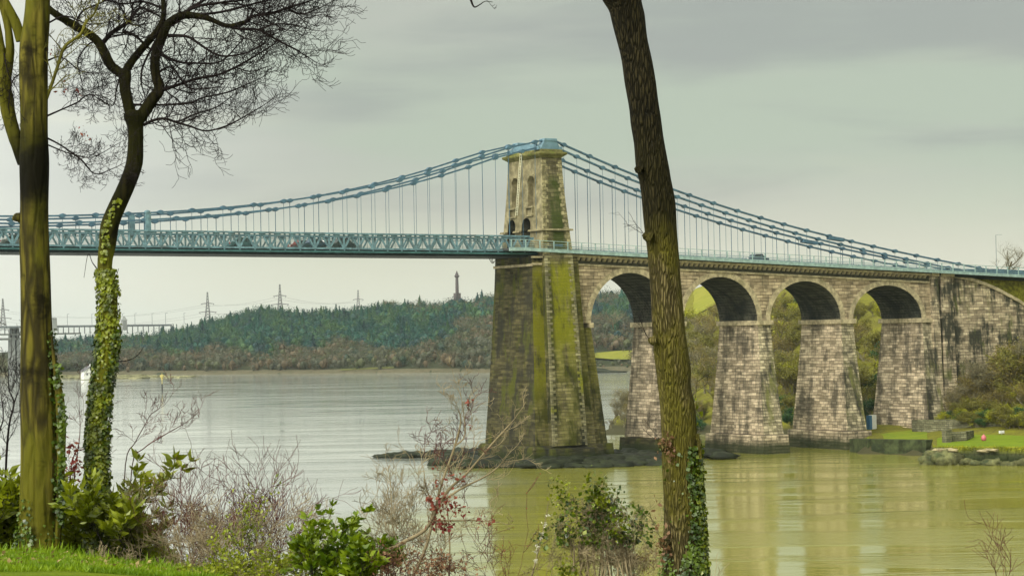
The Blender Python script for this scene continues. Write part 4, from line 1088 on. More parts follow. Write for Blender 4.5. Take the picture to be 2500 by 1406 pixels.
# ragged face of the bank under the lawn: a displaced strip with a turf lip
V = []; nz = 9; pxs_ = np.arange(2268, 3010, 3.0)
for px in pxs_:
    r = np.interp(px, [2268, 2500, 3000], [333.6, 329.3, 325.2]); 
    for k in range(nz):
        f = k/(nz-1); V.append(HP(px+vn(px*.3, k)*1.0, r+.9*f+.35*vn(px*.11, f*6, 1)+.22*vn(px*.5, f*14, 2), -1+4.35*f+.12*vn(px*.2, 1)*f))
n_ = len(pxs_); idx = np.arange(n_*nz).reshape(n_, nz)
Q = np.stack([idx[:-1, :-1], idx[1:, :-1], idx[1:, 1:], idx[:-1, 1:]], -1).reshape(-1, 4)
m_face = stone('rough bank face', (.13, .125, .055), (.05, .052, .022), mortar=(.02, .022, .01), moss=(.17, .18, .01), moss_amt=.4, dark=.9, w=1.7, h=.8, mask=lambda n, X, Y, Z: n.ramp(Z, 2.2, 3.0))
tag(link('sea_wall', mesh_np(V, Q, True), m_face), 'rough dark bank wall with a mossy lip below the lawn at the right edge', 'wall')
L_ = Leaves(); gp = rng.uniform(2275, 3000, 9000); gr = np.interp(gp, [2268, 2500, 3000], [334.7, 330.4, 326.3])+rng.uniform(-.5, 1.2, 9000)
L_.add(np.array([HP(a, b, 3.25+rng.uniform(-.2, .1)) for a, b in zip(gp, gr)]), .32, direc=np.array([0, 0, .5]), width=.35, jitter=.8)
tag(L_.build('grass', leafmat('verge grass blades', (.17, .19, .006), (.33, .33, .015), .25, .5)), 'ragged yellow green grass along the lip of the right bank', kind='stuff')
wallrun('garden_wall', [hw(2225, 385, 3, 5.5), hw(2300, 380, 3.3, 5.7), hw(2400, 373, 3.3, 5.8), hw(2500, 368, 3.3, 5.9), hw(2700, 360, 3, 6.4)], .7, 'long low garden wall behind the lawn below the bushes', m_wallr)
wallrun('garden_wall', [hw(2303, 350, 3, 4.9), hw(2350, 352, 3, 4.9), hw(2368, 360, 3, 4.7)], .6, 'short stone wall with a square end pier on the lawn', m_wallr)
q = HP(2306, 349, 2.9); mb = MB(); mb.box(q[0]-.6, q[0]+.6, q[1]-.5, q[1]+.5, 2.6, 5.1); mb.box(q[0]-.7, q[0]+.7, q[1]-.6, q[1]+.6, 5.1, 5.3); tag(mb.build('gate_pier', m_wallr, None, bevel=.04), 'square pale stone pier at the end of the short wall', 'pillar')
q = HP(2396, 351, 3.4); mb = MB(); mb.lathe(q, [(.1, 0), (.35, .12), (.42, .45), (.35, .8), (.12, .92), (.1, 1.05)], 12); tag(mb.build('buoy', plain('pink red buoy', (.45, .12, .13), .5, .2), smooth=True), 'round pink red buoy lying on the lawn by the wall', 'buoy')
q = HP(2440, 362, 4.4); mb = MB(); zq = atY(2440, 1058, q[1])[2]; mb.box(q[0]-.5, q[0]+.5, q[1]-.15, q[1]+.15, zq, zq+.45); mb.box(q[0]-.04, q[0]+.04, q[1]-.04, q[1]+.04, 3.2, zq); tag(mb.build('white_sign', m_white, bevel=.03), 'small blank white board in front of the long garden wall', 'sign')
q = HP(2126, 394, 3.9); PB = empty('porta_cabin', q, 'small blue and white cabin between the two right piers', 'cabin')
mb = MB(); zc1 = 4.6; mb.box(q[0]-.5, q[0]+.5, q[1]-.5, q[1]+.5, 3.2, 6.1); mb.build('body', m_white, PB, bevel=.03); mb = MB(); mb.box(q[0]-1.05, q[0]-.51, q[1]-.45, q[1]+.5, 3.2, 6.0); mb.build('side_panel', plain('blue panel', (.05, .14, .24), .5, .1), PB)
# right bank trees and bushes
mt_r = [leafmat('winter brown crown', (.13, .10, .016), (.21, .16, .03), .2, .3), leafmat('olive crown', (.10, .095, .010), (.17, .155, .018), .2, .3), leafmat('yellow green crown', (.20, .21, .006), (.33, .32, .012), .2, .3), leafmat('dark evergreen crown', (.010, .055, .012), (.03, .09, .012), .15, .3), leafmat('grey brown crown', (.14, .125, .06), (.19, .16, .09), .2, .3)]
m_twig = plain('grey twig', (.16, .14, .08), .9, .4, 2)
def tree_proto(name, mi, seed, dense=1.0, shape=1.0, nleaf=2600, height=10.0, leaf=.20, bare=.3):
    """branching tree with a fine crown; base at the origin"""
    rs = random.Random(seed); E = empty(name, (0, 0, 0), 'tree', 'tree')
    T = Tubes(); tips = []
    def grow(p, d, L, r, lev):
        n_ = 4; pts = [p]; q = np.array(p, float); dd = np.array(d, float)
        for i in range(n_):
            dd = dd+np.array([rs.gauss(0, .16), rs.gauss(0, .16), .06+rs.gauss(0, .06)]); dd /= np.linalg.norm(dd); q = q+dd*L/n_; pts.append(q.copy())
        T.add(pts, np.linspace(r, r*.5, n_+1), 5 if lev < 2 else 3)
        if lev >= 2: tips.extend(pts[1:])
        if lev < 4:
            for k in range(rs.choice((3, 4)) if lev else 6):
                f = rs.uniform(.35, 1) if lev else rs.uniform(.35, 1); b = pts[min(n_, max(1, int(f*n_)))]
                a = rs.uniform(0, 6.28); sp = rs.uniform(.5, 1.0)*shape
                nd = dd+np.array([math.cos(a)*sp, math.sin(a)*sp, rs.uniform(-.1, .3)]); nd /= np.linalg.norm(nd)
                grow(b, nd, L*rs.uniform(.55, .75), r*.45, lev+1)
    grow((0, 0, -.6), (rs.gauss(0, .08), rs.gauss(0, .08), 1), height*.5, height*.026, 0)
    T.build('trunk', m_twig, E, local=True)
    tips = np.array(tips); L_ = Leaves(); idx = rng.integers(0, len(tips), nleaf)
    L_.add(tips[idx]+rng.normal(size=(nleaf, 3))*height*.032*[1, 1, .8], leaf*height/10, width=.5, direc=np.array([0, 0, .4]), jitter=1.0)
    L_.build('crown', mt_r[mi], E, local=True)
    return E
LB = {0: 'leafless brown tree on the wooded slope behind the arches', 1: 'olive budding tree on the wooded slope behind the arches', 2: 'bright yellow green tree on the slope behind the arches', 3: 'dark evergreen on the slope behind the arches', 4: 'grey brown tree on the slope behind the arches'}
protos = {}
for mi in range(5):
    protos[mi] = [tree_proto('pine_tree' if False else ('evergreen_tree' if mi == 3 else 'bare_tree' if mi in (0, 4) else 'leafy_tree'), mi, 50+mi*3+k, nleaf=3600 if mi in (1, 2, 3) else 1700, leaf=.34 if mi in (1, 2, 3) else .24) for k in range(2)]
used = set()
def place(mi, px, r, h, label=None, group=None, z=None, wf=1.0):
    P_ = protos[mi][int(rng.integers(2))]
    o = P_ if P_.name not in used else copy_tree(P_)
    used.add(P_.name)
    q = HP(px, r, RB.z(px, r)-.3 if z is None else z); o.location = Vector(q); s_ = h/10
    o.scale = (s_*wf, s_*wf, s_); o.rotation_euler = (0, 0, float(rng.uniform(0, 6.28)))
    o['label'] = label or LB[mi]; o['category'] = 'tree'
    if label and 'group' in o: del o['group']
    if not label or group: o['group'] = group or ('trees on the slope behind the arches, kind %s' % ['brown', 'olive', 'yellow green', 'dark', 'grey'][mi])
    return o
for k in range(235):                        # slope behind the arches
    px = rng.uniform(1640, 2300); f = rng.random()
    rmin = np.interp(px, [1640, 1700, 1900, 2060, 2300], [450, 450, 428, 392, 418])
    r = rmin+f**1.2*(np.interp(px, [1640, 1900, 2300], [235, 205, 200]))
    if 1690 < px < 1760: mi = int(rng.choice([0, 4, 1], p=[.4, .4, .2]))
    elif px < 1900: mi = int(rng.choice([0, 4, 1, 2], p=[.4, .3, .2, .1]))
    elif px < 2060: mi = int(rng.choice([0, 1, 2, 3], p=[.35, .4, .2, .05]))
    else: mi = int(rng.choice([0, 1, 2, 3], p=[.3, .35, .25, .1]))
    place(mi, px, r, min(rng.uniform(7, 12) if f > .15 else rng.uniform(4, 7), max(3, 21+(805-(700 if px < 2080 else 720))/5300*r-RB.z(px, r))), wf=rng.uniform(1, 1.3))
for px, r, h in ((1488, 456, 3.0), (1534, 462, 6.5), (1518, 455, 4.5), (1500, 462, 4.5), (1512, 468, 6.0), (1526, 474, 8.0), (1545, 478, 9.0), (1562, 470, 7)):
    place(4 if px < 1530 else 0, px, r, h, group='bare bushes on the spit seen through the first arch', label='bare grey bush on the spit seen through the first arch', wf=1.2)
for px, r, h, mi in ((1690, 447, 5, 3), (1700, 445, 4, 3), (1925, 424, 4.5, 3), (1930, 428, 5, 3), (2128, 404, 6, 3)):
    place(mi, px, r, h, group='dark low evergreens at the water behind the piers', label='low dark evergreen by the water between the piers', wf=1.3)
GB = 'bushes and trees in front of the abutment wall'
for k in range(95):                         # thicket in front of the abutment
    px = rng.uniform(2272, 2620); f = rng.random(); r0 = np.interp(px, [2270, 2400, 2500, 2600], [386, 372, 366, 362]); r1 = np.interp(px, [2270, 2400, 2500, 2600], [393, 393, 389, 385])
    r = r0+(r1-r0)*f; z = RB.z(px, r)
    top = np.interp(px, [2270, 2300, 2340, 2400, 2450, 2520], [1045, 1035, 960, 870, 820, 800])
    if f < .35: mi = int(rng.choice([1, 2, 3], p=[.3, .5, .2])); h = rng.uniform(2.5, 5.0)
    elif f < .7: mi = int(rng.choice([0, 1, 2, 3], p=[.2, .3, .4, .1])); h = rng.uniform(3.5, 6.5)
    else: mi = int(rng.choice([0, 4, 1], p=[.45, .25, .3])); h = rng.uniform(5, 8.5)+max(0, (px-2360)*.03)
    ymax = 21+(806-.5*0-top)/5300*r+0; h = max(1.8, min(h, 21-(top-804)/5300*r-z))
    nm_ = ['leafless brown', 'olive', 'yellow green', 'dark green', 'grey leafless'][mi]
    place(mi, px, r, h, label=f'{nm_} bush in the thicket before the abutment wall', group=GB+', '+nm_, wf=1.3)
for k in range(60):
    px = rng.uniform(2300, 2620); r = np.interp(px, [2300, 2400, 2500, 2600], [384, 372, 366, 362])+rng.uniform(-2, 4)
    mi = int(rng.choice([2, 3, 1], p=[.5, .2, .3])); nm_ = ['', 'olive', 'yellow green', 'dark green'][mi]
    place(mi, px, r, rng.uniform(1.8, 4.2), label=f'low {nm_} shrub above the garden wall', group='low shrubs above the garden wall, '+nm_, wf=1.7)
for k in range(60):                         # tall tangled scrub against the wing wall
    px = rng.uniform(2300, 2620); r = np.interp(px, [2290, 2400, 2500, 2620], [390, 393, 391, 386])+rng.uniform(-6, 4)
    top = np.interp(px, [2290, 2340, 2400, 2450, 2520], [985, 905, 845, 805, 785])+rng.uniform(-15, 50); z = RB.z(px, r); h = max(3, 21-(top-804)/5300*r-z)
    mi = int(rng.choice([0, 0, 4, 1])); nm_ = ['leafless brown', 'olive', '', '', 'grey leafless'][mi]
    place(mi, px, r, h, label=f'tall {nm_} scrub against the abutment wall', group='tall scrub against the abutment wall, '+nm_, wf=.95)
# tree on the skyline at the right edge
BT = tree_proto('bare_tree', 0, 401, nleaf=1500, height=13, leaf=.09, shape=1.5)
q = HP(2462, 430, 29.5); BT.location = Vector(q); BT.scale = (.8, .8, .8); BT['label'] = 'leafless spreading tree on the skyline past the bridge end'; BT['category'] = 'tree'
BT2 = tree_proto('bare_tree', 4, 402, nleaf=1200, height=9, leaf=.10, shape=1.5); q = HP(2410, 440, 29.5); BT2.location = Vector(q); BT2.scale = (.8, .8, .6); BT2['label'] = 'smaller twiggy tree left of the skyline tree'; BT2['category'] = 'tree'
q = HP(2437, 420, 28); mb = MB(); zt3 = atY(2437, 574, q[1])[2]; mb.bar(q, (q[0], q[1], zt3), .07, .07); mb.bar((q[0], q[1], zt3), (q[0]+.9, q[1]-.7, zt3+.05), .06, .06); tag(mb.build('lamp_post', m_fsteel), 'street lamp in front of the skyline tree', 'street lamp')
# pale dead tree across the water, seen through the first arch
PT = tree_proto('dead_tree', 4, 405, nleaf=10, height=24, leaf=.1, shape=1.2); q = HP(1495, 1425, FT.z(1495, 1425)); PT.location = Vector(q); PT['label'] = 'pale leafless tree above the field seen through the first arch'
m_palew = plain('pale bark', (.42, .40, .30), .9, .2, .5); PT.children[0].data.materials[0] = m_palew
lone = tree_proto('leafy_tree', 4, 409, nleaf=3000, height=15, leaf=.4, shape=1.2); q = HP(952, 1860, 50); zl = atY(952, 722, q[1])[2]; lone.location = Vector((q[0], q[1], zl-14)); lone['label'] = 'round crowned tree rising above the ridge'
# ---------------------------------------------------------------- foreground bank
fb = {-3000: [(2, 19.4), (12, 19.3), (20, 18.8), (28, 18.4), (33, 18.2), (36, 17.4), (42, 14.5), (60, 8), (110, -1), (150, -3)],
 -200: [(2, 19.4), (12, 19.3), (20, 18.75), (28, 18.3), (32, 18.15), (34, 17.4), (40, 14.0), (60, 8), (110, -1), (150, -3)],
 150: [(2, 19.4), (12, 19.3), (20, 18.75), (28, 18.25), (31, 18.12), (33.5, 17.3), (40, 13.6), (60, 8), (110, -1), (150, -3)],
 350: [(2, 19.4), (12, 19.3), (20, 18.75), (27, 18.2), (29.5, 18.05), (31.5, 17.5), (40, 13.2), (60, 8), (110, -1), (150, -3)],
 540: [(2, 19.4), (12, 19.3), (20, 18.72), (26, 18.15), (28, 18.05), (30, 17.87), (31.5, 16.9), (40, 12.8), (60, 7.5), (110, -1), (150, -3)],
 760: [(2, 19.4), (12, 19.25), (20, 18.5), (24, 17.9), (26, 17.2), (30, 15.8), (40, 12.4), (60, 7), (110, -1), (150, -3)],
 1600: [(2, 19.4), (12, 19.1), (18, 18.4), (22, 17.6), (26, 16.4), (30, 15), (40, 12), (60, 7), (110, -1), (150, -3)],
 6000: [(2, 19.4), (12, 19.1), (18, 18.4), (22, 17.6), (26, 16.4), (30, 15), (40, 12), (60, 7), (110, -1), (150, -3)]}
FB = Polar(fb)
m_fg = ground('foreground turf', ((.09, .13, .003), (.14, .18, .004), (.07, .10, .003)), 1.2, .5)
FB.build('foreground_bank', list(np.arange(-3000, 6001, 60)), list(np.r_[2, 6, 10, np.arange(14, 42, 1.0), np.arange(45, 150, 8)]), m_fg)
# grass blades on the visible lawn
L_ = Leaves(); N = 45000
px = rng.uniform(-150, 580, N); r = rng.uniform(26, 32.5, N); pos = np.array([HP(a, b, FB.z(a, b)-.005) for a, b in zip(px, r)])
L_.add(pos, .075, direc=np.array([0, 0, 1.]), width=.14, jitter=.45)
epx = rng.uniform(-150, 560, 2600); er = np.interp(epx, [-150, 150, 350, 540], [32, 31.2, 30.2, 30.0])+rng.normal(size=2600)*.5
L_.add(np.array([HP(a, b, FB.z(a, b)-.01) for a, b in zip(epx, er)]), .17, direc=np.array([0, 0, 1.]), width=.10, jitter=.6)
tag(L_.build('grass', leafmat('grass blades', (.10, .18, .002), (.20, .29, .004), .3, 1.6)), 'bright green mown grass in the lower left corner', kind='stuff')

zA = lambda y: 21+(846-y)/5300*30.5
L_ = Leaves(); fp = rng.uniform(-100, 540, 420); fr = rng.uniform(27, 31, 420)
L_.add(np.array([HP(a, b, FB.z(a, b)+.045) for a, b in zip(fp, fr)]), .07, width=.7, direc=RV, jitter=.7, nrm=UV)
tag(L_.build('fallen_leaves', leafmat('litter', (.16, .10, .03), (.34, .26, .10), .2, 4)), 'scattered brown fallen leaves on the lawn', kind='stuff')
m_barkA = bark('smooth mossy bark', (.12, .10, .014), (.030, .024, .006), (.105, .10, .007), .55, scale=7, stretch=.2, bump=.6, shade_span=(zA(570), zA(330)))
m_barkB = bark('dark smooth bark', (.12, .10, .022), (.04, .034, .010), (.15, .15, .010), .5, scale=9, stretch=.15, bump=.5, top=(zA(640), zA(480)))
m_barkC = bark('fissured bark', (.19, .15, .062), (.045, .036, .011), (.115, .10, .012), .48, scale=36, stretch=.17, bump=1.0, dist=.05, top=(21+(820-650)/5300*24, 21+(820-520)/5300*24), topk=.10)
m_branch = plain('dark branch', (.012, .008, .008), .85, .4, 3, .15)
m_brmoss = plain('mossy branch', (.13, .12, .02), .9, .5, 2, .15, dark=(.04, .03, .015))
m_redtwig = plain('reddish twig', (.085, .028, .024), .8, .5, 3, .2)
m_greytwig = plain('pale twig', (.24, .19, .11), .85, .4, 3, .2)
m_ivy = leafmat('ivy leaves', (.05, .07, .003), (.22, .25, .008), .25, 5, .35, .45)
m_ivyd = leafmat('dark ivy leaves', (.018, .04, .003), (.085, .13, .006), .2, 5, .35, .45)
m_laur = leafmat('laurel leaves', (.085, .11, .003), (.23, .26, .008), .25, 3, .35, .45)
m_laurb = leafmat('bright laurel leaves', (.06, .11, .003), (.19, .25, .006), .3, 4, .35, .45)
m_red = leafmat('dead red leaves', (.16, .02, .02), (.28, .09, .05), .35, 5)
m_brownleaf = leafmat('brown dead leaves', (.16, .08, .04), (.26, .15, .08), .3, 4)
m_yg = leafmat('yellow green leaves', (.13, .17, .006), (.30, .33, .02), .3, 4)
m_catkin = leafmat('white seed heads', (.55, .52, .42), (.7, .68, .6), .3, 6)

def trunk(name, rows, d, mat, par, sides=22, lump=.05, sub=3, seed=0):
    """rows (y, xl, xr) silhouette at depth d -> round tapered mesh"""
    R_ = smooth_path([((a[1]+a[2])/2, a[0], (a[2]-a[1])/2) for a in rows], sub)
    V = []; ang = np.arange(sides)*2*np.pi/sides
    for i, (x, y, hw_) in enumerate(R_):
        c = W(x, y, d); r = hw_*d/F
        for k, a in enumerate(ang):
            j = 1+lump*(math.sin(a*3+i*.11+seed)*.6+math.sin(a*5+i*.23+seed*2)*.4)*(abs(math.sin(a))*.9+.1)
            V.append(c+RV*r*math.cos(a)*(1+.0*j)*j**.4-FV*r*math.sin(a)*j+RV*r*.02*math.sin(i*.8+seed))
    n_ = len(R_); i = np.arange(n_-1)[:, None]*sides; j = np.arange(sides)[None, :]; k = (j+1) % sides
    Q = np.stack([i+j, i+k, i+sides+k, i+sides+j], -1).reshape(-1, 4)
    return link(name, mesh_np(V, Q, True), mat, par), R_
def pxpath(pts, d, dz=None):
    """pts (px,py,width px[,extra depth])"""
    S_ = smooth_path([(p[0], p[1], p[2], p[3] if len(p) > 3 else 0) for p in pts], 4)
    return np.array([W(a, b, d+e) for a, b, c_, e in S_]), np.array([c_/2*d/F for a, b, c_, e in S_])
def unit(v): return v/np.linalg.norm(v)
def spray(T, p, d, L, r, lev, rs, up=.10, wig=.16, kids=(2, 3), ang=(.45, .95), tips=None, shrink=(.45, .7), minr=.0028):
    n_ = 5; q = np.array(p, float); dd = unit(np.array(d, float)); pts = [q.copy()]
    for i in range(n_):
        dd = unit(dd+RV*rs.gauss(0, wig)+UV*(up+rs.gauss(0, wig))+FV*rs.gauss(0, wig)); q = q+dd*L/n_; pts.append(q.copy())
    T.add(pts, np.maximum(np.linspace(r, r*.45, n_+1), minr), 3 if r < .012 else 5)
    if tips is not None and lev <= 1: tips.append((pts[-1], dd)); tips.append((pts[-3], dd))
    if lev > 0:
        for k in range(rs.choice(kids)):
            i = rs.choice((1, 2, 3, 4, 5)); s_ = rs.choice((-1, 1)); a = rs.uniform(*ang)*s_
            side = unit(np.cross(dd, FV)); nd = dd*math.cos(a)+side*math.sin(a)+FV*rs.gauss(0, .35)
            spray(T, pts[i], nd, L*rs.uniform(*shrink), r*.6, lev-1, rs, up, wig, kids, ang, tips, shrink, minr)
def limb(T, pts, d, rs, every=2, L=(.35, .8), lev=3, start=.15, up=.1, both=True, tips=None, twig=True, wig=.16):
    P_, R_ = pxpath(pts, d); T.add(P_, R_, 8, .03)
    if not twig: return P_, R_
    n_ = len(P_)
    for i in range(int(n_*start), n_-1, every):
        t_ = unit(P_[i+1]-P_[i]); side = unit(np.cross(t_, FV))
        for s_ in ((-1, 1) if both else (rs.choice((-1, 1)),)):
            a = rs.uniform(.4, 1.0)*s_; nd = t_*math.cos(a)+side*math.sin(a)+FV*rs.gauss(0, .4)
            spray(T, P_[i], nd, rs.uniform(*L), max(.004, min(R_[i]*.5, .012)), lev, rs, up, wig, kids=(3, 4) if lev == 2 else (2, 3), tips=tips, minr=.0032 if lev == 2 else .0028)
    t_ = unit(P_[-1]-P_[-2]); spray(T, P_[-1], t_, rs.uniform(*L), max(R_[-1], .004), lev, rs, up, wig, tips=tips)
    return P_, R_
def root(T, p, w=.005):
    """carry a stem down into the bank"""
    p = np.asarray(p, float); rel = p-CAM; d_ = math.hypot(rel[0], rel[1]); px_ = 1250+F*float(rel@RV)/float(rel@FV)
    z = FB.z(px_, d_)-.15
    if z < p[2]: g = np.array([p[0], p[1], z]); T.add([g, (g+p)/2+RV*.02, p], [w*1.3, w*1.1, w], 5)
def ivy(R_, d, n_, dens, size, mat, name, par, bulge=1.03, full=False):
    """leaves on the trunk surface; dens(x_rel -1..1, y) -> 0..1"""
    L_ = Leaves(); P_, D_, N_ = [], [], []; ys = R_[:, 1]
    tries = 0
    while len(P_) < n_ and tries < n_*30:
        tries += 1
        y = rng.uniform(ys.min(), ys.max()); a = rng.uniform(-.35, math.pi+.35)
        if rng.random() > dens(math.cos(a), y): continue
        o_ = np.argsort(ys); x = np.interp(y, ys[o_], R_[o_, 0]); hw_ = np.interp(y, ys[o_], R_[o_, 2])
        out = RV*math.cos(a)-FV*math.sin(a); r = hw_*d/F*bulge+rng.random()*.03
        P_.append(W(x, y, d)+out*r); D_.append(out*.35-UV*.9+RV*rng.normal()*.5); N_.append(out)
    if P_:
        L_.add(np.array(P_), size, direc=np.array(D_), width=.95, jitter=.25, nrm=np.array(N_)*1.0)
        return L_.build(name, mat, par)

# ---- big mossy trunk on the left
DA = 30.5
A = empty('beech_tree', W(95, 1345, DA), 'broad mossy grey green trunk at the far left with a second stem joining it', 'tree')
rows = [(-420, 76, 116), (-60, 64, 124), (0, 63, 122), (60, 56, 120), (110, 49, 118), (200, 47, 116), (300, 50, 116), (350, 50, 118), (400, 47, 119), (500, 50, 118), (600, 48, 120), (700, 50, 123), (800, 52, 128), (900, 50, 134), (950, 50, 141), (1050, 52, 146), (1150, 50, 147), (1250, 48, 145), (1310, 46, 146), (1345, 38, 152), (1380, 26, 166)]
tr, RA_ = trunk('trunk', rows, DA, m_barkA, A, seed=1)
T = Tubes(); rs = random.Random(3)
for pts in ([(56, 400, 26), (38, 340, 32), (22, 285, 34), (12, 220, 34), (4, 150, 30), (-12, 60, 26), (-30, -60, 22)], [(52, 100, 26), (36, 52, 24), (12, 4, 20), (-10, -60, 18)], [(14, 195, 26), (24, 130, 22), (18, 60, 18), (-6, -20, 15)]):
    P_, R2 = pxpath(pts, DA+.1); T.add(P_, R2, 14, .03)
T.add(*pxpath([(62, 535, 30), (46, 532, 26), (38, 536, 20), (36, 540, 10)], DA), 10, .05)
T.build('limb', m_barkA, A)
T = Tubes(); tips = []
limb(T, [(112, 245, 9), (126, 207, 8), (141, 162, 8), (158, 115, 8), (196, 85, 7), (209, 55, 6), (230, 34, 5), (250, -20, 4)], DA, rs, 3, (.25, .5), 3, .1, tips=tips)
T.build('branch', m_brmoss, A)
T = Tubes()
for pts in ([(112, 336, 5), (140, 350, 4), (165, 366, 4), (200, 392, 4), (232, 425, 3), (275, 412, 2), (300, 400, 1.5)], [(112, 352, 4), (150, 368, 3), (175, 376, 3), (225, 384, 2), (290, 350, 1.5)], [(114, 284, 5), (150, 268, 4), (190, 250, 4), (215, 232, 3), (260, 240, 2), (290, 262, 1.5)],
            [(112, 150, 5), (150, 140, 3), (200, 175, 3), (260, 180, 2)], [(112, 60, 5), (160, 40, 4), (220, 60, 3), (290, 50, 2)], [(50, 180, 4), (30, 200, 3), (20, 260, 2)], [(10, 130, 4), (20, 180, 3), (40, 215, 2)]):
    limb(T, pts, DA, rs, 2, (.18, .40), 3, .2, up=.04, tips=tips)
T.build('twigs', m_branch, A)
L_ = Leaves()
for px, py in ((205, 330), (215, 337), (195, 312), (128, 122), (140, 130), (150, 205), (158, 222), (185, 225)):
    L_.add(np.array([W(px+rng.normal()*5, py+rng.normal()*5, DA) for _ in range(5)]), .05)
L_.build('dead_leaves', m_red, A)
ivy(RA_, DA, 900, lambda x, y: (.9 if y > 1190 and x < .0 and rng.random() < (y-1190)/140 else 0)+(.8 if x > .72 and 800 < y < 1320 else 0)+(.15 if y > 1270 else 0), .05, m_ivyd, 'ivy', A)
T = Tubes(); T.add(*pxpath([(138, 1350, 16), (145, 1250, 16), (148, 1150, 20), (150, 1060, 22), (146, 980, 22), (140, 930, 16), (132, 880, 10), (126, 820, 5)], DA-.15), 10, .06)
T.add(*pxpath([(146, 945, 8), (150, 940, 4), (151, 935, 2)], DA-.2), 5)
T.build('root_stem', m_barkA, A)
L_ = Leaves(); P_ = [W(x+rng.uniform(-7, 7), y+rng.uniform(-30, 30), DA-.2-rng.random()*.08) for x, y in ((152, 1020), (150, 1060), (150, 1100), (148, 990), (150, 1040), (149, 1150), (140, 915), (146, 1200), (146, 1250)) for _ in range(60)]
L_.add(np.array(P_), .05, direc=-UV*.8, width=.95, jitter=.6, nrm=-FV); L_.build('ivy', m_ivyd, A)
# ---- ivy clad tree
DB = 31.0
B = empty('ivy_tree', W(232, 1350, DB), 'slender dark forked tree wound with ivy, its leafless crown spreading right', 'tree')
bx = [(1380, 232, 74), (1350, 232, 64), (1250, 236, 58), (1150, 238, 56), (1050, 238, 54), (1000, 243, 54), (950, 246, 54), (900, 256, 56), (850, 261, 56), (800, 264, 54), (750, 265, 52), (700, 263, 50), (650, 256, 42), (600, 262, 42), (550, 268, 46), (500, 288, 46), (450, 310, 44), (400, 328, 42), (350, 331, 38), (310, 330, 40), (285, 328, 52), (270, 328, 40)]
tr, RB_ = trunk('trunk', [(y, x-w_*(.43 if y > 640 else .5), x+w_*(.43 if y > 640 else .5)) for y, x, w_ in bx][::-1], DB, m_barkB, B, 18, seed=2)
T = Tubes(); rs = random.Random(12)
NL = dict(twig=False)
limb(T, [(326, 300, 32), (320, 278, 30), (312, 250, 27), (305, 215, 27), (307, 190, 27), (308, 168, 22)], DB, rs, **NL)
limb(T, [(308, 190, 24), (294, 179, 24), (269, 158, 24), (254, 128, 24), (239, 102, 22), (213, 81, 20), (183, 64, 20), (154, 47, 18), (124, 26, 17), (102, 4, 16), (70, -40, 14)], DB, rs, **NL)
limb(T, [(336, 296, 30), (350, 277, 30), (373, 243, 29), (389, 218, 27), (381, 188, 24), (378, 158, 24), (382, 128, 24), (396, 90, 24), (410, 60, 22), (440, 40, 20), (470, 38, 17), (512, 47, 13), (555, 64, 11), (597, 55, 10)], DB, rs, **NL)
limb(T, [(306, 178, 22), (313, 164, 20), (329, 141, 19), (354, 111, 18), (380, 81, 16), (395, 55, 14), (400, 26, 13), (395, -40, 11)], DB, rs, **NL)
T.build('limb', m_barkB, B)
T = Tubes(); tips = []
mains = [[(700, 21, 5), (735, 35, 4), (770, 25, 3), (810, 5, 2)], [(632, 74, 5), (670, 60, 4), (720, 62, 3), (765, 75, 2)], [(575, 165, 4), (610, 175, 3), (650, 165, 2)], [(540, 10, 5), (600, 15, 4), (660, 55, 3), (700, 75, 2)], [(252, 104, 12), (273, 81, 11), (299, 64, 10), (316, 51, 9), (329, 32, 8), (345, 20, 6), (370, 30, 5)],
 [(299, 76, 8), (330, 88, 7), (352, 108, 6)],
 [(597, 55, 9), (619, 40, 8), (666, 32, 7), (700, 21, 6), (747, 6, 4), (790, -10, 3)],
 [(555, 64, 8), (590, 72, 7), (632, 74, 6), (683, 102, 5), (717, 119, 4), (751, 140, 3)],
 [(393, 222, 10), (431, 209, 8), (482, 192, 7), (533, 183, 6), (580, 162, 5), (632, 132, 4), (670, 108, 3)],
 [(350, 306, 8), (375, 294, 7), (401, 290, 6), (431, 299, 6), (465, 309, 5), (504, 320, 4), (555, 307, 4), (602, 282, 3), (640, 260, 2.5)],
 [(431, 299, 4), (482, 277, 4), (525, 264, 3), (560, 240, 2)],
 [(326, 256, 6), (384, 257, 5), (461, 252, 5), (495, 239, 4), (555, 226, 4), (597, 209, 3), (636, 192, 2)],
 [(410, 88, 9), (457, 90, 7), (491, 111, 6), (538, 137, 5), (600, 130, 4), (640, 110, 3)],
 [(400, 70, 9), (469, 21, 8), (533, 8, 6), (597, 0, 5), (690, -20, 4)], [(390, 130, 7), (430, 150, 6), (480, 155, 5), (540, 150, 4), (590, 100, 3)],
 [(380, 100, 6), (350, 160, 5), (345, 200, 4), (352, 230, 3)], [(382, 180, 6), (420, 165, 5), (460, 215, 4), (520, 215, 3)], [(440, 38, 8), (500, 0, 7), (560, -30, 6)], [(470, 38, 7), (540, 30, 6), (620, 10, 5), (700, -10, 4)], [(300, 172, 5), (285, 215, 4), (275, 258, 3), (230, 235, 2)],
 [(183, 64, 6), (200, 30, 5), (240, 10, 4), (290, -10, 3)], [(395, 20, 6), (350, 5, 5), (300, 10, 4), (250, 0, 3)], [(240, 100, 5), (215, 110, 4), (190, 150, 3), (200, 200, 2)]]
KIDS = (3, 4)
for pts in mains: limb(T, pts, DB, rs, 2, (.30, .62), 2, .05, up=.09, tips=tips, wig=.2)
T.build('twigs', m_branch, B)
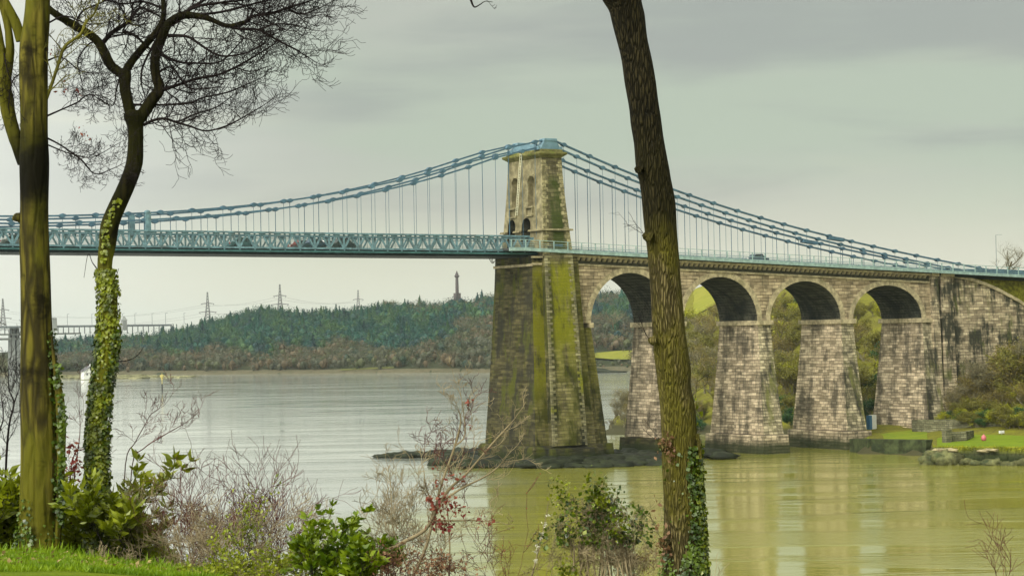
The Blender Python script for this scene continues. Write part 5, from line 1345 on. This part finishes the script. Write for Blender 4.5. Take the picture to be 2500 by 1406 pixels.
ivy(RB_, DB, 5200, lambda x, y: (.95 if y > 1080 else .8 if 930 < y else (.12+.6*abs(x)) if y > 760 else .95 if 655 < y < 722 else (.25 if x > .2 else .6) if 722 < y else .0)*(1 if y > 480 else 0) if y > 640 else (.75 if abs(x+.05) < .32 and y > 480 and math.sin(y*.35) > -.5 else 0), .045, m_ivy, 'ivy', B, 1.0)
ivy(RB_, DB, 1800, lambda x, y: .9 if y > 800 and abs(x) > .5 else (.6 if y > 1080 else 0), .05, m_ivyd, 'ivy', B, 1.04)
T = Tubes(); rs = random.Random(5)
for pts in ([(236, 655, 3), (225, 640, 2), (215, 620, 1.5), (205, 678, 1)], [(283, 882, 3), (310, 880, 2.5), (335, 868, 2), (352, 845, 1.2)], [(275, 690, 2.5), (285, 670, 2), (290, 655, 1)]): T.add(*pxpath(pts, DB-.1), 4)
T.build('side_shoots', m_branch, B)
# ---- leaning fissured trunk on the right
DC = 24.0
Cc = empty('leaning_tree', W(1670, 1700, DC), 'tall leaning trunk with fissured brown bark crossing the viaduct, ivy at its foot', 'tree')
rows = [(-260, 1415, 1560), (-120, 1425, 1560), (-50, 1448, 1562), (0, 1471, 1567), (25, 1485, 1571), (50, 1493, 1576), (100, 1506, 1582), (150, 1517, 1592), (200, 1525, 1602), (255, 1534, 1608), (300, 1539, 1615), (350, 1548, 1623), (405, 1551, 1632), (420, 1556, 1636), (450, 1562, 1641), (500, 1567, 1649), (550, 1573, 1653), (600, 1578, 1655), (650, 1583, 1660), (700, 1588, 1664), (800, 1591, 1672), (850, 1596, 1680), (900, 1601, 1687), (930, 1604, 1686), (960, 1609, 1691), (1000, 1611, 1697), (1100, 1616, 1704), (1150, 1617, 1707), (1250, 1620, 1712), (1350, 1618, 1718), (1406, 1614, 1722), (1550, 1604, 1730), (1750, 1590, 1750)]
tr, RC_ = trunk('trunk', rows, DC, m_barkC, Cc, 26, .07, 3, 4)
T = Tubes()
T.add(*pxpath([(1480, -40, 70), (1420, -130, 55), (1340, -240, 45), (1260, -380, 34)], DC+.2), 12, .03)
T.add(*pxpath([(1500, -180, 110), (1540, -330, 80), (1590, -500, 55)], DC), 14, .03); T.build('limb', m_barkC, Cc)
for pts in ([(1590, 582, 30), (1578, 576, 22), (1571, 570, 12)], [(1600, 832, 26), (1590, 830, 20), (1584, 826, 10)], [(1628, 1090, 34), (1616, 1080, 26), (1609, 1072, 12)], [(1565, 418, 24), (1556, 412, 18), (1551, 408, 10)], [(1700, 1060, 12), (1706, 1080, 10), (1710, 1120, 8)], [(1630, 1330, 26), (1617, 1322, 20), (1612, 1312, 8)]):
    T = Tubes(); T.add(*pxpath(pts, DC-.16), 10, .06); T.build('burr', m_barkC, Cc)
T = Tubes(); rs = random.Random(8); tips = []
for px, py, dx, dy in ((1584, 826, -1, .7), (1582, 824, -.7, 1), (1610, 1072, -1, 1), (1608, 1076, -1, .5), (1571, 570, -1, .5), (1570, 568, -.5, 1), (1612, 1310, -.5, 1), (1609, 1300, -.2, 1), (1695, 980, .3, 1)):
    spray(T, W(px, py, DC-.12), RV*dx+UV*dy, .28, .004, 2, rs, .05, tips=tips, minr=.0013)
T.add(*pxpath([(1145, -20, 8), (1150, 2, 6), (1158, 18, 4), (1172, 12, 3), (1185, 4, 2), (1203, 6, 1.5)], DC), 5)
spray(T, W(1160, 0, DC), RV+UV*.2, .15, .004, 2, rs, tips=tips); spray(T, W(1180, -20, DC), -UV+RV*.3, .15, .004, 2, rs, tips=tips)
T.add(*pxpath([(1260, -380, 20), (1210, -200, 14), (1165, -70, 10), (1145, -20, 8)], DC+.1), 6)
T.build('twigs', m_branch, Cc)
L_ = Leaves(); L_.add(np.array([W(1630+rng.normal()*11, 1095+rng.normal()*16, DC-.22) for _ in range(60)]+[W(1618+rng.normal()*8, 1335+rng.normal()*22, DC-.22) for _ in range(50)]+[W(1605+rng.normal()*6, 1240+rng.normal()*18, DC-.22) for _ in range(8)]), .055); L_.build('dead_leaves', m_brownleaf, Cc)
ivy(RC_, DC, 4300, lambda x, y: 0 if y < 1085 else (.95 if x > .25+.35*math.sin(y*.021)*.5+(1200-y)*.002 else (.35 if y > 1340 and x < -.4 else .02)), .037, m_ivyd, 'ivy', Cc)
ivy(RC_, DC, 1500, lambda x, y: 0 if y < 1085 else (.95 if x > .62 else 0), .038, m_ivy, 'ivy', Cc, 1.08)
ivy(RC_, DC, 60, lambda x, y: .9 if 960 < y < 1090 and x > .9 else 0, .055, m_ivy, 'ivy', Cc, 1.05)

# ---- shrubs
def shrub(name, label, cat, base, d, stems, mat, lev=3, L=(.6, 1.1), r=.008, leaves=None, up=.05, spread=(-60, 60), seed=1, group=None, kids=(3, 4), wig=.14, width=60, lf_n=3, lf_size=.06, lf_w=.55, ang=(.3, .7), whorl=False):
    """stems fan out from base px; angles in degrees from vertical"""
    rs = random.Random(seed); b0 = W(base[0], base[1], d)
    E = empty(name, b0, label, cat, group); T = Tubes(); tips = []
    for k in range(stems):
        a = math.radians(rs.uniform(*spread)); p = W(base[0]+rs.uniform(-width, width)+math.degrees(a)*.5, base[1]+rs.uniform(-5, 25), d+rs.uniform(-.7, .7)); root(T, p, r)
        spray(T, p, UV*math.cos(a)+RV*math.sin(a)+FV*rs.gauss(0, .25), rs.uniform(*L), r, lev, rs, up, wig, kids, ang, tips)
    T.build('stems', mat, E)
    if leaves is not None and tips:
        L_ = Leaves()
        for p, dd in tips:
            if whorl:
                for k in range(lf_n):
                    a = 2*math.pi*k/lf_n+rs.random(); o_ = RV*math.cos(a)+FV*math.sin(a); L_.add(p-dd*.05*rs.random(), lf_size, direc=unit(o_+dd*rs.uniform(.3, 1.5)), width=lf_w, jitter=.15)
            else: L_.add(p+rng.normal(size=(lf_n, 3))*lf_size*.7, lf_size, direc=dd, width=lf_w, jitter=.8)
        L_.build('leaves', leaves, E)
    return E
# bare purple brown shrubs in the middle left
shrub('bare_shrub', 'large leafless purple brown shrub right of the ivy tree', 'shrub', (500, 1420), 29.5, 17, m_redtwig, 3, (.75, 1.2), .008, seed=21, spread=(-22, 38), width=70, wig=.11)
shrub('bare_shrub', 'leafless reddish shrub leaning right, left of the bright laurel', 'shrub', (640, 1425), 30, 17, m_redtwig, 3, (.75, 1.25), .008, seed=22, spread=(-15, 30), width=60, wig=.11)
shrub('bare_shrub', 'pale tangled twigs low between the ivy tree and the purple shrub', 'shrub', (400, 1410), 30.5, 16, m_greytwig, 4, (.5, 1.0), .006, seed=23, spread=(-50, 60), width=110, up=-.02)
shrub('bare_shrub', 'pale tangle of stems at the bottom below the purple shrubs', 'shrub', (570, 1425), 28.5, 18, m_greytwig, 4, (.35, .8), .006, seed=24, spread=(-60, 60), width=180)
T = Tubes(); rs = random.Random(31); E1 = empty('sapling', W(300, 1380, 31.5), 'two long thin reddish stems arching right above the laurel beside the ivy tree', 'sapling')
limb(T, [(300, 1380, 3), (306, 1135, 2.5), (330, 1080, 2.3), (352, 1040, 2), (370, 1010, 1.5), (400, 990, 1)], 31.5, rs, 4, (.12, .35), 2, .4)
limb(T, [(312, 1380, 3), (322, 1140, 2.6), (350, 1095, 2.5), (395, 1065, 2.3), (430, 1045, 2), (455, 1030, 1.5), (480, 1010, 1)], 31.5, rs, 4, (.12, .35), 2, .4)
T.build('stems', m_redtwig, E1)
T = Tubes(); E1 = empty('sapling', W(10, 1380, 31.5), 'thin bare dark sapling at the left edge beside the big trunk', 'sapling')
limb(T, [(8, 1380, 7), (14, 1150, 6), (22, 1040, 5), (34, 985, 4), (22, 950, 3), (20, 900, 1.5)], 31.5, rs, 2, (.25, .6), 3, .3); limb(T, [(34, 985, 4), (46, 950, 2), (50, 930, 1)], 31.5, rs, 2, (.2, .4), 2, .3)
limb(T, [(-20, 1300, 5), (-5, 1080, 4), (8, 1020, 3), (2, 960, 2)], 31.5, rs, 2, (.25, .5), 3, .3)
T.build('stems', m_branch, E1)
T = Tubes(); E1 = empty('sapling', W(172, 1390, 31.8), 'thin stems between the two left trunks with a few red leaves', 'sapling')
limb(T, [(170, 1390, 4), (180, 1180, 3), (195, 1060, 2), (193, 985, 1)], 31.8, rs, 3, (.2, .4), 3, .3); limb(T, [(165, 1390, 4), (175, 1130, 3), (215, 1090, 2), (260, 1020, 1)], 31.8, rs, 3, (.2, .4), 2, .3); T.build('stems', m_redtwig, E1)
L_ = Leaves(); L_.add(np.array([W(x+rng.normal()*9, y+rng.normal()*11, 31.7) for x, y in ((175, 1090), (178, 1095), (190, 1118), (192, 1125), (185, 1140), (175, 1150), (188, 1165)) for _ in range(16)]), .07); L_.build('leaves', m_red, E1)
# laurels and undergrowth
LA = dict(cat='shrub', lev=2, up=.06, lf_n=7, lf_size=.17, lf_w=.34, whorl=True, wig=.1, kids=(3, 4))
shrub('laurel', label='dark green laurel with long leaves right of the ivy tree', base=(315, 1370), d=30.6, stems=10, mat=m_branch, L=(.45, 1.0), r=.009, leaves=m_laur, seed=41, spread=(-30, 28), width=62, **LA)
shrub('laurel', label='laurel at the left edge beside the big trunk', base=(10, 1375), d=31.3, stems=16, mat=m_branch, L=(.4, .95), r=.009, leaves=m_laur, seed=42, spread=(-30, 25), width=70, **LA)
shrub('laurel', label='laurel between the big trunk and the ivy tree', base=(185, 1390), d=32, stems=6, mat=m_branch, L=(.35, .8), r=.009, leaves=m_laur, seed=43, spread=(-30, 30), width=50, **LA)
LBt = dict(LA); LBt.update(lf_size=.10, lf_w=.5, lf_n=9, kids=(2, 3))
shrub('laurel', label='bright green laurel at the bottom centre left', base=(835, 1450), d=27, stems=15, mat=m_branch, L=(.35, .75), r=.008, leaves=m_laurb, seed=44, spread=(-26, 30), width=42, **LBt)
shrub('laurel', label='single bright laurel shoot leaning left at the bottom', base=(775, 1440), d=27.2, stems=3, mat=m_branch, L=(.6, .8), r=.008, leaves=m_laurb, seed=45, spread=(-16, -6), width=5, **LBt)
shrub('laurel', label='shorter laurel shoots right of the bright laurel', base=(905, 1440), d=27, stems=7, mat=m_branch, L=(.3, .5), r=.008, leaves=m_laurb, seed=46, spread=(-20, 28), width=30, **LBt)
shrub('evergreen_sapling', 'small dark evergreen sapling in front of the purple shrubs', 'sapling', (612, 1430), 28, 4, m_branch, 2, (.65, 1.0), .007, m_laur, .10, (-4, 4), 47, lf_n=5, lf_size=.05, width=6)
shrub('evergreen_shrub', 'low yellow green leafy shoots along the bottom below the purple shrubs', 'shrub', (660, 1440), 27.5, 20, m_greytwig, 3, (.25, .55), .005, m_yg, .03, (-45, 45), 48, lf_n=2, lf_size=.05, width=170)
# reddish branching tree at the bottom centre
E1 = empty('small_tree', W(985, 1420, 27), 'small tree with pale branches and clusters of dark red leaves at the bottom centre', 'tree')
T = Tubes(); rs = random.Random(61); tips = []
for pts in ([(930, 1350, 9), (990, 1320, 9), (1040, 1290, 9), (1072, 1230, 8), (1100, 1190, 7), (1135, 1160, 6), (1170, 1120, 5), (1200, 1085, 5), (1250, 1030, 3)], [(985, 1450, 8), (1030, 1360, 8), (1052, 1290, 7), (1068, 1220, 6), (1085, 1160, 5), (1110, 1090, 5), (1125, 1030, 4), (1120, 1000, 2)],
            [(1075, 1225, 6), (1130, 1190, 5), (1180, 1165, 4), (1215, 1140, 3), (1240, 1110, 2)], [(1060, 1270, 5), (1110, 1270, 4), (1170, 1270, 3), (1220, 1275, 2)], [(1065, 1300, 5), (1060, 1240, 4), (1040, 1190, 3), (1035, 1150, 2)], [(1000, 1400, 4), (960, 1290, 3), (955, 1200, 2), (948, 1140, 1.5)], [(1110, 1090, 4), (1135, 1060, 3), (1128, 980, 2), (1120, 955, 1)], [(1095, 1450, 5), (1098, 1330, 4), (1092, 1240, 3)]):
    limb(T, pts, 27, rs, 3, (.18, .42), 3, .3, up=.10, tips=tips, both=False)
for a, b in ((930, 1350), (985, 1450), (1000, 1400), (1095, 1450)): root(T, W(a, b, 27), .02)
T.build('branches', m_greytwig, E1)
T = Tubes(); rs = random.Random(62)
for k in range(14):
    p = W(rs.uniform(1000, 1150), rs.uniform(1040, 1260), 27+rs.uniform(-.3, .3)); spray(T, p, UV+RV*rs.uniform(-.5, .7), rs.uniform(.2, .5), .004, 3, rs, .08)
T.build('twigs', m_redtwig, E1)
L_ = Leaves()
for x, y, n_, s_ in ((1092, 1228, 60, 14), (1115, 1250, 40, 14), (1068, 1238, 20, 10), (1085, 1282, 40, 14), (1070, 1270, 20, 10), (1098, 1163, 12, 7), (1128, 1168, 8, 6), (1050, 1220, 12, 8), (1058, 1142, 5, 5), (1148, 982, 7, 4), (1172, 1265, 10, 6), (1190, 1268, 10, 6), (1075, 1180, 16, 14), (1150, 1042, 4, 4)):
    L_.add(np.array([W(x+rng.normal()*s_, y+rng.normal()*s_*.8, 26.9) for _ in range(n_)]), .05, width=.7)
L_.build('leaves', m_red, E1)
E1 = empty('dead_leaf_shrub', W(1000, 1440, 26.6), 'brown shrub full of withered leaves right of the bright laurel', 'shrub')
T = Tubes(); rs = random.Random(66); tips = []
for k in range(22):
    p_ = W(rs.uniform(940, 1130), 1440, 26.6+rs.uniform(-.3, .3)); root(T, p_); spray(T, p_, UV+RV*rs.uniform(-.4, .4), rs.uniform(.25, .42), .005, 3, rs, .03, tips=tips)
T.build('stems', m_redtwig, E1); L_ = Leaves()
tp = np.array([t_[0] for t_ in tips]); sel = tp[rng.integers(0, len(tp), 1000)]; L_.add(sel+rng.normal(size=sel.shape)*.03, .045, width=.6); L_.build('leaves', m_brownleaf, E1)
shrub('bare_shrub', 'thin reddish stems with pale seed heads left of the ivy hung bush', 'shrub', (1220, 1440), 27, 9, m_redtwig, 2, (.45, .85), .004, m_red, .04, (-45, 30), 67, lf_n=1, lf_size=.02, width=80)
shrub('bare_shrub', 'grey fan of fine stems left of the small red leaved tree', 'shrub', (985, 1430), 28.2, 9, m_greytwig, 4, (.6, 1.1), .005, None, .06, (-25, 15), 68, width=40)
E1 = empty('catkin_stem', W(1300, 1430, 26.5), 'leaning stem with white fluffy seed heads by the ivy hung bush', 'plant')
T = Tubes(); T.add(*pxpath([(1290, 1440, 5), (1310, 1360, 4), (1325, 1300, 3), (1335, 1250, 2), (1342, 1200, 1)], 26.5), 5); root(T, W(1290, 1440, 26.5)); T.build('stem', m_greytwig, E1)
for x, y in ((1318, 1315), (1312, 1333), (1309, 1347), (1322, 1300), (1330, 1280), (1338, 1258), (1306, 1368)):
    L_ = Leaves(); L_.add(np.array([W(x+rng.normal()*3, y+rng.normal()*2, 26.45) for _ in range(26)]), .022); L_.build('seed_head', m_catkin, E1)
# ivy hung bush
E1 = empty('ivy_bush', W(1450, 1440, 26), 'tangled bush hung with ivy and grey stems left of the leaning trunk', 'shrub')
T = Tubes(); rs = random.Random(71); tips = []
for k in range(30):
    x0 = rs.uniform(1380, 1560); xt = 1445+(x0-1450)*.75+rs.gauss(0, 22); yt = 1185+abs(xt-1450)*1.1+rs.uniform(0, 70)
    pts = [(x0, 1460, 4, rs.uniform(-.4, .4)), ((x0+xt)/2+rs.gauss(0, 12), 1350, 3.5), (xt, yt, 2.5), (xt+rs.choice((-1, 1))*rs.uniform(15, 40), yt+rs.uniform(-5, 30), 2), (xt+rs.choice((-1, 1))*rs.uniform(20, 55), yt+rs.uniform(50, 130), 1.2)]
    limb(T, pts, 26, rs, 4, (.12, .30), 3, .2, up=-.03, tips=tips, both=False); root(T, W(x0, 1460, 26+pts[0][3]), .009)
T.build('stems', m_greytwig, E1)
tp = np.array([t_[0] for t_ in tips]); rel = (tp-CAM)@UV/((tp-CAM)@FV); yy = 703-rel*F
sel = tp[(yy < 1330)]; sel = sel[rng.integers(0, len(sel), 1500)]; L_ = Leaves(); L_.add(sel+rng.normal(size=sel.shape)*.03, .05, width=.75, direc=-UV*.3, jitter=.8); L_.build('ivy', m_ivyd, E1)
L_ = Leaves(); L_.add(np.array([W(x+rng.normal()*12, y+rng.normal()*14, 25.8) for x, y in ((1452, 1175), (1458, 1190), (1450, 1210), (1478, 1205), (1470, 1230), (1465, 1215), (1395, 1280), (1375, 1390), (1390, 1385), (1365, 1395), (1400, 1400), (1510, 1270), (1500, 1290), (1520, 1285), (1360, 1175), (1375, 1195), (1358, 1215)) for _ in range(34)]), .05, width=.75, direc=-UV*.3, jitter=.9); L_.build('ivy', m_ivy, E1)
shrub('bare_shrub', 'fine grey twigs between the ivy bush and the leaning trunk', 'shrub', (1580, 1440), 27, 8, m_greytwig, 3, (.3, .7), .004, m_brownleaf, .02, (-40, 30), 72, lf_n=1, lf_size=.03, width=40)
shrub('bare_shrub', 'two thin bare stems at the bottom right corner', 'shrub', (2440, 1440), 26, 3, m_redtwig, 2, (.5, .9), .004, None, .02, (-12, 14), 75, width=25)
shrub('bare_shrub', 'short bare stems just right of the leaning trunk', 'shrub', (1725, 1440), 25.5, 3, m_greytwig, 1, (.2, .45), .003, None, .0, (-5, 35), 76, width=8)
# undergrowth of ivy and bramble along the lawn edge
L_ = Leaves(); N = 9000; xs_ = rng.uniform(-80, 430, N)
ytop = np.interp(xs_, [-80, 40, 150, 200, 300, 380, 430], [1180, 1180, 1200, 1230, 1230, 1290, 1360]); ybot = np.interp(xs_, [-80, 150, 300, 430], [1335, 1350, 1375, 1400])
ys = ytop+(ybot-ytop)*rng.random(N)**.75
L_.add(np.array([W(a, b, 31.9+rng.uniform(-.5, .9)) for a, b in zip(xs_, ys)]), .075, width=.6, jitter=.9, direc=UV*.3)
tag(L_.build('undergrowth', m_yg), 'yellow green ivy and bramble tangle along the edge of the lawn', kind='stuff')
L_ = Leaves(); N = 6000; xs_ = rng.uniform(-80, 400, N); ys = np.interp(xs_, [-80, 150, 300, 400], [1290, 1300, 1320, 1370])+rng.uniform(-60, 60, N)
L_.add(np.array([W(a, b, 32.3+rng.uniform(-.5, .9)) for a, b in zip(xs_, ys)]), .08, width=.5, jitter=.9, direc=UV*.3)
tag(L_.build('undergrowth', m_ivyd), 'dark leaves deep in the tangle behind the lawn edge', kind='stuff')

# ---------------------------------------------------------------- vehicles
_mc = {}
def cmat(*a):
    if a not in _mc: _mc[a] = plain(*a)
    return _mc[a]
def car(name, x, y, z, label, paint, face=1, L=4.3, H=1.5, Wd=1.75, cab=(.22, .86), van=False, lights=True):
    E = empty(name, (x, y, z), label, 'van' if van else 'car'); mb = MB(); f = face
    m_p = cmat('car paint', paint, .3, .05, 1, .5)
    def X_(u): return x+f*(u-.5)*L
    h1 = H*.56
    lo = [(0.0, .28), (0.0, h1*.85), (.05, h1), (.30 if not van else .12, h1+.06), (.97, h1+.02), (1.0, h1*.8), (1.0, .28)]
    mb.prism([(X_(u), z+v) for u, v in lo], y-Wd/2, y+Wd/2)
    mb.build('body', m_p, E, bevel=.05)
    a, b = (.10 if van else cab[0]), (.98 if van else cab[1])
    cabp = [(X_(a), z+h1), (X_(a+.14), z+H), (X_(b-.16 if not van else b-.03), z+H), (X_(b), z+h1)]
    mb = MB(); mb.prism(cabp, y-Wd/2+.1, y+Wd/2-.1); mb.build('cabin', m_p, E, bevel=.04)
    gl = cmat('car glass', (.015, .02, .025), .1, .05, 1, .6)
    for s_ in (-1, 1):
        yy = y+s_*(Wd/2-.085); mb = MB(); pr = [(X_(a+.06), z+h1+.06), (X_(a+.16), z+H-.08), (X_(b-.19), z+H-.08), (X_(b-.07), z+h1+.06)]
        mb.prism(pr, yy-.02, yy+.02); mb.build('window', gl, E)
    for u in (.18, .80):
        for s_ in (-1, 1):
            mb = MB(); pr = [(X_(u)+.32*math.cos(q), z+.32+.32*math.sin(q)) for q in np.linspace(0, 2*math.pi, 14, endpoint=False)]
            mb.prism(pr, y+s_*(Wd/2-.02)-.1, y+s_*(Wd/2-.02)+.1); mb.build('wheel', cmat('tyre', (.02, .02, .02), .8, .1), E)
    for s_ in (-1, 1):
        mb = MB(); mb.box(X_(1.0)-.04, X_(1.0)+.04, y+s_*(Wd/2-.3)-.16, y+s_*(Wd/2-.3)+.16, z+h1*.7, z+h1*.92); mb.build('tail_light', cmat('red lens', (.55, .02, .015), .3, .05), E)
        mb = MB(); mb.box(X_(0.0)-.04, X_(0.0)+.04, y+s_*(Wd/2-.3)-.16, y+s_*(Wd/2-.3)+.16, z+h1*.7, z+h1*.92); mb.build('headlight', cmat('clear lens', (.7, .7, .62), .2, .05), E)
    return E
def cx_(px, y, z): 
    q = atY(px, 590, y); return q[0]
def road(x): return zt(x)-2.33 if x < 0 else zf(x)+.4
for px, yl, lb, col_, f, kw in ((838, 2.3, 'black car seen through the truss right of the blue car', (.008, .010, .012), -1, dict(H=1.65)), (765, 2.3, 'dark blue car seen through the truss just left of the black car', (.01, .04, .09), 1, {}),
    (735, 6.0, 'red hatchback behind the blue car on the bridge', (.16, .015, .012), 1, {}), (800, 6.0, 'white car behind the black car on the bridge', (.75, .75, .73), -1, {}), (590, 2.3, 'teal grey car alone on the left part of the bridge', (.04, .13, .14), -1, dict(H=1.6)),
    (35, 2.3, 'silver car at the left end of the bridge beside the big trunk', (.45, .45, .42), -1, {}), (1845, 2.0, 'dark grey car whose roof shows above the viaduct parapet', (.03, .05, .07), 1, dict(H=1.45)),
    ):
    x = cx_(px, yl, 0); car('parked_car' if False else ('van' if kw.get('van') else 'car'), x, yl, road(x)+.01, lb, col_, f, **kw)
# remove prototype trees never placed
for mi in protos:
    for P_ in protos[mi]:
        if P_.name not in used:
            for ch in list(P_.children): bpy.data.objects.remove(ch)
            bpy.data.objects.remove(P_)
# ---------------------------------------------------------------- air
hzm = bpy.data.materials.new('haze air'); hzm.use_nodes = True; t = hzm.node_tree; t.nodes.clear()
pv = t.nodes.new('ShaderNodeVolumePrincipled'); pv.inputs['Color'].default_value = (.80, .90, .92, 1); pv.inputs['Density'].default_value = .00005; pv.inputs['Anisotropy'].default_value = .2
ou = t.nodes.new('ShaderNodeOutputMaterial'); t.links.new(pv.outputs[0], ou.inputs['Volume'])
USE_HAZE = True
if USE_HAZE:
    mb = MB(); mb.box(-9500, 12500, -9500, 14500, -5, 260); o = mb.build('haze', hzm); o['kind'] = 'stuff'
